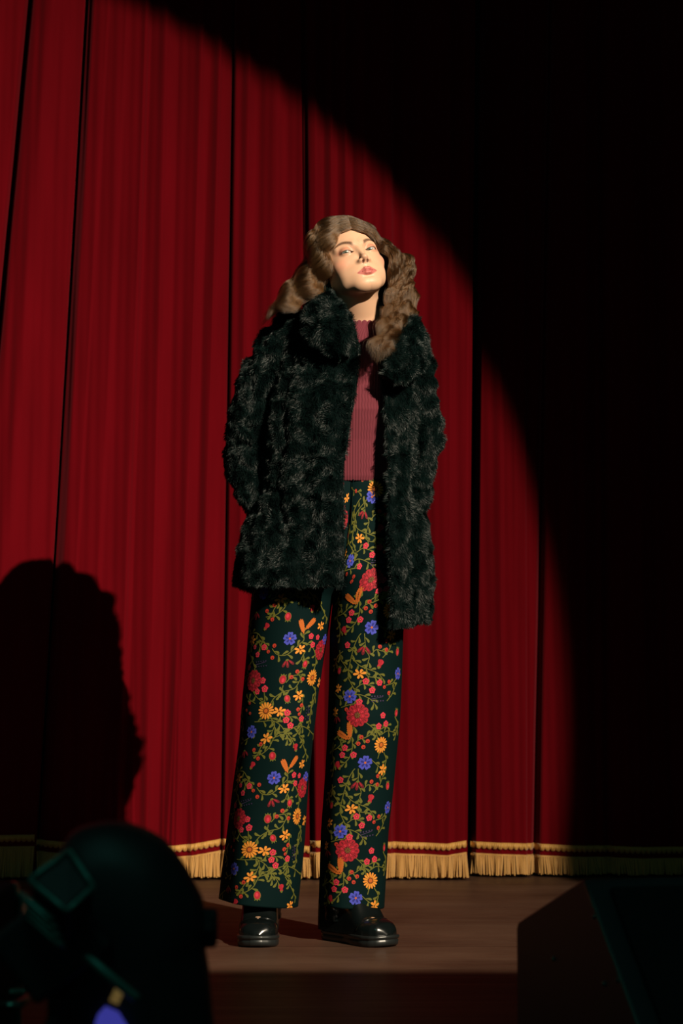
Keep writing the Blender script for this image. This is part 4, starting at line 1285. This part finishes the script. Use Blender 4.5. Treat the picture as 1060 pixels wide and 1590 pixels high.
FN = dict(blue=blue5, daisy=daisy, od=odaisy, pink=pink, berry=berry, peony=peony, bud=rosebud, tulip=tulip, chili=chili, wheat=wheat, lav=lavender)
PAT = {
 'L': dict(period=(-21.5, 212), motifs=[
    ('blue', 411.7, 923.3, 1, .3), ('od', 438, 933, 1, .4), ('berry', 428.4, 941.8), ('berry', 417, 950.7), ('berry', 424.8, 963.6), ('bud', 448.8, 959.2, .95, 3.1), ('tulip', 485.5, 947.5, .85, -.1),
    ('chili', 401, 951, .8, 0), ('tulip', 415.3, 975, .85, .6), ('wheat', 472, 984, .85, -.35), ('wheat', 475.5, 978, .85, .75), ('od', 497.7, 973, .9, 1), ('blue', 451.5, 993, 1.0, 0),
    ('od', 393.8, 995, .9, .3), ('pink', 482.9, 989, .9), ('pink', 492.4, 990.5, .8), ('pink', 484.8, 1002, .9, 1), ('peony', 497, 1009.7, .95), ('pink', 411.7, 1005.8, .95), ('pink', 397.4, 1005.4, .7),
    ('pink', 401.5, 1017, .85), ('berry', 427.8, 1003.6), ('berry', 418.3, 1012.6, .9), ('berry', 424.8, 1021.9), ('od', 466.4, 1009.7, .95, .8), ('chili', 447, 1024, .85, -.2), ('bud', 473.5, 1031.4, .85, 3.3),
    ('pink', 388.4, 1036.6, .9), ('lav', 407, 1030.5, .8, -.2), ('peony', 395.6, 1056.8, 1.0, .3), ('pink', 410.3, 1056.8, .95), ('pink', 413, 1069.4, 1.05), ('pink', 401.5, 1073.5, .9), ('bud', 440.4, 1055.5, 1.0, .1),
    ('bud', 447, 1084, .85, 2.9), ('daisy', 484.8, 1052.4, .95), ('berry', 461.9, 1043), ('berry', 453.3, 1051.5), ('berry', 470, 1054.5), ('od', 464, 1079.8, .95, .5), ('berry', 468.2, 1094.5), ('berry', 462.8, 1100.8),
    ('berry', 464.2, 1108, .8), ('daisy', 414.4, 1102.9, 1.0, .2), ('od', 435, 1103.8, 1, 1.3), ('pink', 447, 1105.8, .95), ('pink', 445.2, 1116.9, .95), ('pink', 451, 1125.3, .95), ('pink', 467.6, 1115, .95),
    ('lav', 478, 1106, .8, 1.5), ('berry', 389.7, 1091.4, .8), ('berry', 384.8, 1102.5, .8), ('berry', 389.7, 1107, .8),
    ('od', 504, 1060, .9, 0), ('blue', 503, 994, .9, 0)],
   vines=[[(415, 960), (430, 957), (443, 947), (450, 934), (461, 924), (473, 926), (481, 938)], [(388, 985), (401, 984), (408, 993), (414, 1001)], [(414, 1001), (404, 995), (405, 1004)],
    [(424, 1008), (432, 1017), (445, 1018), (458, 1009), (466, 1001), (472, 995), (472, 986)], [(470, 1000), (482, 1003), (488, 1014), (490, 1028), (487, 1040)], [(470, 1046), (465, 1058), (457, 1069), (441, 1074), (428, 1083), (421, 1093)],
    [(441, 1064), (439, 1074)], [(396, 1120), (410, 1119), (425, 1118), (437, 1125), (444, 1137), (446, 1146)], [(444, 1137), (453, 1130), (465, 1126), (478, 1131), (486, 1140)], [(412, 1074), (413, 1092)],
    [(395, 1000), (389, 1012), (393, 1024), (397, 1036)], [(424, 1145), (434, 1141), (444, 1138)], [(466, 1072), (470, 1085), (468, 1100)], [(492, 930), (500, 945), (506, 960)], [(380, 1098), (376, 1112), (379, 1125)],
    [(398, 1130), (390, 1142), (380, 1150)], [(430, 1100), (440, 1112), (452, 1112)], [(486, 1080), (483, 1098), (480, 1120)], [(398, 1092), (388, 1085)], [(474, 1012), (468, 1024), (473, 1026)], [(445, 1060), (455, 1050), (466, 1048)], [(440, 935), (430, 945), (424, 956)], [(392, 1068), (400, 1082), (410, 1090)], [(418, 1110), (428, 1122), (425, 1134)],
    [(484, 1062), (490, 1075), (486, 1090)], [(395, 960), (388, 972), (392, 984)], [(460, 1112), (468, 1125), (462, 1136), (470, 1145)], [(400, 1040), (392, 1046), (384, 1050)]]),
 'R': dict(period=(-8.5, 206), motifs=[
    ('peony', 575.5, 903.5, 1.08), ('wheat', 554, 939, 1.0, .05), ('wheat', 552, 940, .95, -.95), ('pink', 545.8, 953.4, .95), ('pink', 541.3, 964.3, .95), ('pink', 558.5, 964, .95), ('tulip', 534.7, 981, .95, -.5),
    ('berry', 572.4, 936.8), ('berry', 567, 946.8), ('berry', 582, 943), ('berry', 574.5, 952), ('daisy', 604, 949, .95, 0), ('blue', 576, 976, 1.08, .2), ('pink', 539.2, 1002.6, .95), ('chili', 565.5, 1003, .95, .2),
    ('od', 605.6, 987.5, 1, .2), ('berry', 598, 996.6), ('berry', 588, 1005), ('berry', 598, 1009.6), ('bud', 615.3, 1013, .9, .1), ('tulip', 588, 1032, 1.0, .4), ('od', 558, 1046.4, 1.0, 1.4), ('pink', 567, 1057.9, .95),
    ('pink', 588, 1060, .95), ('pink', 576.6, 1071.5, .95), ('berry', 603, 1058.5), ('berry', 595.7, 1066.6, .9), ('berry', 603, 1075.7), ('blue', 543.4, 1081, 1.05, .6), ('pink', 557.3, 1089.3, .95), ('lav', 585, 1083.5, 1, -.15),
    ('blue', 617, 1046, .95), ('od', 526, 1069, .8), ('berry', 538, 1100.8), ('berry', 548.9, 1104.7), ('berry', 545.8, 1112), ('pink', 593.5, 1110, .95), ('pink', 598, 1122.8, .95), ('pink', 586.6, 1126.4, .95),
    ('bud', 613.8, 1106.8, .85, .2), ('chili', 523, 1110, .8, 0), ('bud', 527, 1042, .8, .2), ('od', 521, 1105, .8, 0)],
   vines=[[(558, 941), (557, 955), (552, 968), (544, 977)], [(560, 985), (556, 990), (550, 1003), (546, 1018), (543, 1033), (541, 1050), (545, 1060), (550, 1070)], [(546, 1022), (558, 1034), (572, 1040), (584, 1045), (592, 1053)],
    [(562, 1040), (570, 1050), (582, 1052)], [(562, 947), (568, 941), (580, 937), (592, 930)], [(592, 1022), (601, 1012), (606, 1000)], [(527, 945), (524, 960), (528, 978), (527, 990)], [(527, 1010), (529, 1024), (536, 1034), (541, 1042)],
    [(598, 1064), (610, 1060), (618, 1046)], [(530, 1098), (541, 1094), (551, 1092)], [(545, 1084), (556, 1078), (572, 1084), (580, 1092)], [(597, 970), (601, 960), (604, 952)], [(587, 972), (596, 980), (603, 985)],
    [(565, 985), (566, 1000)], [(575, 1140), (588, 1132), (600, 1126)], [(585, 915), (594, 925), (598, 935)], [(612, 1112), (616, 1125), (613, 1140)], [(528, 1128), (525, 1142), (530, 1150)], [(540, 1004), (548, 1010)], [(553, 1068), (562, 1062), (572, 1064)], [(600, 1088), (608, 1078), (612, 1068)], [(520, 1075), (530, 1085), (537, 1078)], [(566, 915), (560, 925), (556, 938)], [(590, 1140), (600, 1134), (610, 1136)],
    [(532, 1012), (524, 1020), (520, 1034)], [(575, 1018), (582, 1010), (592, 1012)], [(608, 960), (612, 972), (608, 984)], [(520, 960), (532, 955), (540, 948)], [(566, 1010), (572, 1020), (570, 1030)]]),
}
EXTRA_R = [('bud', 561.6, 748.4, .85, .1), ('daisy', 581.5, 765, .95, 0), ('blue', 577, 777, 1.0, .4), ('berry', 552, 768), ('berry', 540, 763)]
EXTRA_L = [('od', 538, 779, .9, .5), ('pink', 534, 795, .95), ('peony', 534, 812, .9), ('tulip', 530, 760, .8, 0)]
def make_print(key):
    S = Print(key); pt = PAT[key]
    dx, dy = pt['period']
    reps = (-1, 0, 1, 2)
    hem = 1396 if key == 'L' else 1402
    for k in reps:
        for m in pt['motifs']:
            nm, x, y = m[:3]; s = m[3] if len(m) > 3 else 1; a = m[4] if len(m) > 4 else 0
            y2 = y + k * dy
            # keep the same place across the cloth: fraction of the leg's width
            yr = y
            c0, h0, _ = S.leg(yr)
            fr = (x - c0) / h0
            if k < 0:
                c1, h1, _ = S.leg(y2)
                x2 = x + (545 - 545)
                ph = math.asin(max(-.97, min(.97, (x - c1) / h1)))
            else:
                ph = math.asin(max(-.97, min(.97, fr)))
            if y2 > hem + 4 or y2 < (790 if key == 'R' else 750): continue
            FN[nm](S, ph, y2, s * .98, a + .15 * math.sin(k * 5))
            FN[nm](S, ph + math.pi, y2, s, a)
        for j, pts in enumerate(pt['vines']):
            pts = np.array(pts, float); y0 = pts[:, 1]
            c0 = np.interp(y0, S.T[:, 0], S.T[:, 1]); h0 = np.interp(y0, S.T[:, 0], S.T[:, 2])
            y2 = y0 + k * dy
            c1 = np.interp(y2, S.T[:, 0], S.T[:, 1]); h1 = np.interp(y2, S.T[:, 0], S.T[:, 2])
            x2 = pts[:, 0] if k < 0 else c1 + (pts[:, 0] - c0) / h0 * h1
            if y2.mean() > hem or y2.min() < (750 if key == 'R' else 745): continue
            vine(S, np.stack([x2, y2], 1), seed=j)
    if key == 'L':
        for nm, x, y, s, *a in EXTRA_L:
            FN[nm](S, S.where(x, y), y, s, *a)
    if key == 'R':
        for m in EXTRA_R:
            nm, x, y = m[:3]; s = m[3] if len(m) > 3 else 1; a = m[4] if len(m) > 4 else 0
            FN[nm](S, S.where(x, y), y, s, a)
        vine(S, [(560, 792), (566, 785), (570, 779)]); vine(S, [(541, 757), (548, 766), (556, 770)]); vine(S, [(586, 756), (578, 750), (575, 745)], True, 7)
        vine(S, [(560, 792), (553, 803), (551, 815)]); vine(S, [(551, 815), (549, 828), (547, 845), (552, 860)])
    v = np.concatenate(S.v); t = np.concatenate(S.t)
    v[:, 1] = np.minimum(v[:, 1], (1401 if key == 'L' else 1405) - .6)
    return leg_surf(key, v[:, 0], v[:, 1], .0006 + v[:, 2] * .00022), t, np.array(S.m)

A = Acc()
for key, nrow in (('L', 260), ('R', 260)):
    hem = 1401 if key == 'L' else 1405
    py = np.linspace(742, hem, nrow)[:, None]; ph = np.linspace(-math.pi, math.pi, 160, endpoint=False)[None, :]
    Vl = leg_surf(key, ph + 0 * py, py + 0 * ph)
    Vin = leg_surf(key, ph + 0 * py[-3:][::-1], py[-3:][::-1] + 0 * ph, -.003)
    Vl = np.concatenate([Vl, Vin])
    A.add(Vl.reshape(-1, 3), gridq(len(Vl), 160, True), m=0)
    # hem stitch fold
    v, t, m = make_print(key)
    A.v.append(v); A.t.append(t + A.n); A.tm.append(m); A.n += len(v)
    print('print tris', len(t))
# waistband and fly seam
for (x0, y0, x1, y1, w_) in ((548.5, 744, 547, 782, .0011), (547, 782, 541, 858, .0011)):
    pts = [np.array([P(x0 + (x1 - x0) * s, y0 + (y1 - y0) * s, 5.128)[0], 5.235 - .1045 - .006 * min(1, (y0 + (y1 - y0) * s - 742) / 100), P(x0, y0 + (y1 - y0) * s, 5.13)[2]]) for s in np.linspace(0, 1, 5)]
    v, q, t = tube(np.array(pts), w_, 20, 6); A.add(v, q, t, 0)
A.build('trousers', MT, person)

# ------------------------------------------------------------------ fur coat
FUR = mat('black_teal_fur', (0.0016, 0.0078, 0.0072), 0.47, 0.27)
FURB = mat('dark_fur_underlayer', (0.001, 0.004, 0.004), 0.9, 0.05)
FUR.node_tree.nodes['Principled BSDF'].inputs['Anisotropic'].default_value = 0.4
def sample_surface(V, Q, n, r):
    a, b, c, d = V[Q[:, 0]], V[Q[:, 1]], V[Q[:, 2]], V[Q[:, 3]]
    N = np.cross(c - a, d - b); ar = np.linalg.norm(N, axis=1) * .5
    i = r.choice(len(Q), n, p=ar / ar.sum())
    u, v = r.uniform(0, 1, (n, 1)), r.uniform(0, 1, (n, 1))
    p = a[i] * (1 - u) * (1 - v) + b[i] * u * (1 - v) + c[i] * u * v + d[i] * (1 - u) * v
    return p, nrmz(N[i])
def fur(A, V, Q, n, L, seed, down=(0, 0, -1), m=0, width=.0007, flip=False, swirl=1.0):
    r = np.random.default_rng(seed)
    p, N = sample_surface(V, Q, n, r)
    if flip: N = -N
    s1 = np.stack([noise(p, .030, 1), noise(p, .034, 2), noise(p, .030, 3)], 1)
    s2 = np.stack([noise(p, .011, 4), noise(p, .011, 0), noise(p, .012, 2)], 1)
    flow = np.asarray(down, float) * .55 + s1 * .62 * swirl + s2 * .18 * swirl
    flow = flow - (flow * N).sum(1, keepdims=True) * N
    up = np.clip(.72 + .30 * noise(p, .020, 3), .2, 1.2)[:, None]
    d0 = nrmz(N * up + flow * .75 + r.normal(0, .10, p.shape))
    d1 = nrmz(N * up * .5 + flow + np.array([0, 0, -.12]) + r.normal(0, .13, p.shape))
    Ls = (L * r.uniform(.6, 1.1, n) * (1 + .30 * noise(p, .018, 1)))[:, None]
    side = nrmz(np.cross(d0, nrmz(r.normal(0, 1, p.shape) * .8 + np.array([0, -1.0, 0]))))
    w_ = width * r.uniform(.7, 1.3, n)[:, None] * .5
    p0 = p - N * .002; p1 = p0 + d0 * Ls * .4; p2 = p1 + nrmz(d0 + d1) * Ls * .35; p3 = p2 + d1 * Ls * .3
    Vs = np.stack([p0 - side * w_, p0 + side * w_, p1 - side * w_, p1 + side * w_, p2 - side * w_ * .75, p2 + side * w_ * .75, p3], 1)
    b_ = (np.arange(n) * 7)[:, None, None]
    Qs = np.array([[0, 1, 3, 2], [2, 3, 5, 4]])[None] + b_
    Ts = np.array([[4, 5, 6]])[None] + b_
    A.add(Vs.reshape(-1, 3), Qs.reshape(-1, 4), Ts.reshape(-1, 3), m)

CY = 5.235
CT = np.array([(474, 562, 46, .060, .085), (484, 558, 66, .078, .100), (494, 551, 88, .090, .110), (510, 545, 104, .110, .120), (535, 539, 110, .130, .130), (565, 537, 112, .148, .135), (640, 532, 116, .170, .138),
               (740, 526, 123, .178, .145), (800, 525, 138, .182, .155), (850, 521, 148, .186, .165), (900, 518, 152, .190, .170), (985, 517, 151, .190, .170)])
EL = np.array([(474, 528), (500, 545), (545, 556), (600, 554), (690, 540), (740, 532), (860, 530), (915, 532), (985, 532)])
ER = np.array([(474, 595), (560, 591), (640, 599), (740, 601), (850, 603), (985, 606)])
def coat_row(py, side_out=1.0):
    return [np.interp(py, CT[:, 0], CT[:, k]) for k in (1, 2, 3, 4)]
def edge_angle(tab, py, sgn):
    c, hw, fr, bk = coat_row(py)
    e = np.interp(py, tab[:, 0], tab[:, 1])
    X = P(e, py, CY - fr)[..., 0]; Xc = P(c, py, CY)[..., 0]; rx = hw * CY / FPX
    return np.arcsin(np.clip((X - Xc) / rx, -.97, .97))
nu, nv = 170, 330
v = np.linspace(0, 1, nu)[:, None]; u = np.linspace(0, 1, nv)[None, :]
py0 = 474 + (970 - 474) * v
# lower edge: left front shorter, right front longer, back in between
aR0 = edge_angle(ER, py0, 1); aL0 = edge_angle(EL, py0, -1) + 2 * math.pi
ang = aR0 * (1 - u) + aL0 * u
hemrow = np.interp(ang, [0, .35, math.pi / 2, math.pi * .9, math.pi * 1.2, 1.5 * math.pi, 2 * math.pi - .5, 2 * math.pi], [980, 980, 962, 932, 926, 905, 915, 915])
py = np.where(py0 < 700, py0, 700 + (py0 - 700) / (970 - 700) * (hemrow - 700))
c, hw, fr, bk = coat_row(py)
P0 = P(c, py, CY)
rx = hw * CY / FPX
ry = np.where(np.cos(ang) > 0, fr, bk)
arc = ang * .16
rows_ = .009 * np.abs(np.sin(arc / .034 * math.pi / 2 + .5 * np.sin(py * .012) + .35 * np.sin(py * .05 + arc * 9))) - .005
base = np.stack(np.broadcast_arrays(P0[..., 0] + rx * np.sin(ang), CY - ry * np.cos(ang), P0[..., 2] + 0 * ang), -1)
on = nrmz(np.stack(np.broadcast_arrays(np.sin(ang) / rx, -np.cos(ang) / ry, 0 * ang), -1))
disp = rows_ + .0035 * noise(base, .030, 1) + .010 * noise(base, .16, 2) * np.clip((py - 560) / 200, 0, 1)
# the right front panel stands forward and open
opn = np.exp(-((ang - aR0) / .35)**2) * np.clip((py - 560) / 250, 0, 1) * .016
outer = base + on * (disp + opn)[..., None]
thick = .012
inner = base + on * (disp * .3 + opn - thick)[..., None]
Vc = np.concatenate([outer.reshape(-1, 3), inner.reshape(-1, 3)])
gq = gridq(nu, nv); nn = nu * nv
i = np.arange(nu - 1); j = np.arange(nv - 1)
rim = [np.stack([i * nv, (i + 1) * nv, (i + 1) * nv + nn, i * nv + nn], 1), np.stack([i * nv + nv - 1, i * nv + nv - 1 + nn, (i + 1) * nv + nv - 1 + nn, (i + 1) * nv + nv - 1], 1),
       np.stack([(nu - 1) * nv + j, (nu - 1) * nv + j + 1, (nu - 1) * nv + j + 1 + nn, (nu - 1) * nv + j + nn], 1), np.stack([j, j + nn, j + 1 + nn, j + 1], 1)]
LIN = mat('black_satin_lining', (0.006, 0.006, 0.006), 0.5, 0.4)
A = Acc()
A.add(Vc, np.concatenate([gq] + rim), m=2); A.add(inner.reshape(-1, 3), gq[:, ::-1], m=1)
fq = gq
# outward test
q_ = gq[len(gq) // 2]; nn_ = np.cross(Vc[q_[2]] - Vc[q_[0]], Vc[q_[3]] - Vc[q_[1]]); ctr = np.array([0, CY, Vc[q_[0]][2]])
flip = ((Vc[q_[0]] - ctr) * nn_).sum() < 0
fur(A, Vc, gq, 380000, .0125, 1, flip=flip)
fur(A, Vc, np.concatenate(rim[:3]), 14000, .014, 2, flip=False, swirl=1.3)
fur(A, Vc, np.concatenate(rim[:3])[:, ::-1], 8000, .014, 3, flip=False, swirl=1.3)
coat = A.build('fur_coat', [FUR, LIN, FURB], person)

def sleeve(path, rads, n, seed):
    V, Q, T = tube(np.array(path), np.array(rads), 90, 72)
    cpath = spline(np.array(path), 90)
    Vg = V[:-2].reshape(90, 72, 3)
    on = nrmz(Vg - cpath[:, None])
    Vg = Vg + on * (.0055 * noise(Vg, .030, 1) + .009 * noise(Vg, .085, 2) * 1.0)[..., None]
    V[:-2] = Vg.reshape(-1, 3)
    A = Acc(); A.add(V, Q, T, m=1)
    q = Q[len(Q) // 2]; nn_ = np.cross(V[q[2]] - V[q[0]], V[q[3]] - V[q[1]])
    fl = ((V[q[0]] - cpath[45]) * nn_).sum() < 0
    fur(A, V, Q, n, .0125, seed, flip=fl)
    A.build('sleeve', [FUR, FURB], coat)
sleeve([P(478, 512, 5.235), P(446, 528, 5.225), P(417, 585, 5.235), P(397, 650, 5.25), P(388, 705, 5.255), P(398, 755, 5.235), P(420, 805, 5.21)],
       [.045, .056, .060, .062, .060, .050, .040], 110000, 21)
sleeve([P(610, 512, 5.235), P(626, 540, 5.225), P(641, 590, 5.235), P(648, 650, 5.25), P(648, 705, 5.255), P(642, 755, 5.235), P(625, 800, 5.21)],
       [.040, .043, .048, .052, .050, .042, .036], 95000, 22)

# collar: a wide fur roll lying open from front edge to front edge round the neck
cp = np.array([P(540, 552, 5.062), P(524, 527, 5.055), P(505, 502, 5.075), P(494, 484, 5.13), P(497, 472, 5.21), P(520, 462, 5.30), P(560, 460, 5.345), P(604, 478, 5.32), P(634, 500, 5.235),
               P(643, 520, 5.155), P(636, 546, 5.10), P(620, 570, 5.07), P(604, 590, 5.055)])
cr = np.array([.020, .040, .054, .055, .054, .052,   .046, .042, .042, .048, .050, .036, .016])
N_ = 110
cps = spline(cp, N_); 
ctr = np.array([P(562, 480, 5.235)[0], 5.235, 0])
ref = nrmz((cps - ctr) * np.array([1, 1, 0]) + np.array([0, 0, .055]))
T_ = nrmz(np.gradient(cps, axis=0)); Nn = nrmz(ref - (ref * T_).sum(1, keepdims=True) * T_); Bb = np.cross(T_, Nn)
rr = np.interp(np.linspace(0, 1, N_), np.linspace(0, 1, len(cr)), cr)
an = np.linspace(0, 2 * math.pi, 56, endpoint=False)
Vg = cps[:, None] + rr[:, None, None] * (np.cos(an)[None, :, None] * Nn[:, None] * .42 + np.sin(an)[None, :, None] * Bb[:, None])
Vg = Vg + nrmz(Vg - cps[:, None]) * (.004 * noise(Vg, .028, 1))[..., None]
Vk = np.concatenate([Vg.reshape(-1, 3), cps[:1], cps[-1:]])
Q = gridq(N_, 56, True)
jj = np.arange(56); j2 = (jj + 1) % 56
T = np.concatenate([np.stack([np.full(56, N_ * 56), j2, jj], 1), np.stack([np.full(56, N_ * 56 + 1), (N_ - 1) * 56 + jj, (N_ - 1) * 56 + j2], 1)])
A = Acc(); A.add(Vk, Q, T, m=1)
q = Q[len(Q) // 2]; nn_ = np.cross(Vk[q[2]] - Vk[q[0]], Vk[q[3]] - Vk[q[1]])
fl = ((Vk[q[0]] - cps[N_ // 2]) * nn_).sum() < 0
fur(A, Vk, Q, 110000, .0135, 31, down=(0, .0, -.55), flip=fl, swirl=1.1)
A.build('collar', [FUR, FURB], coat)
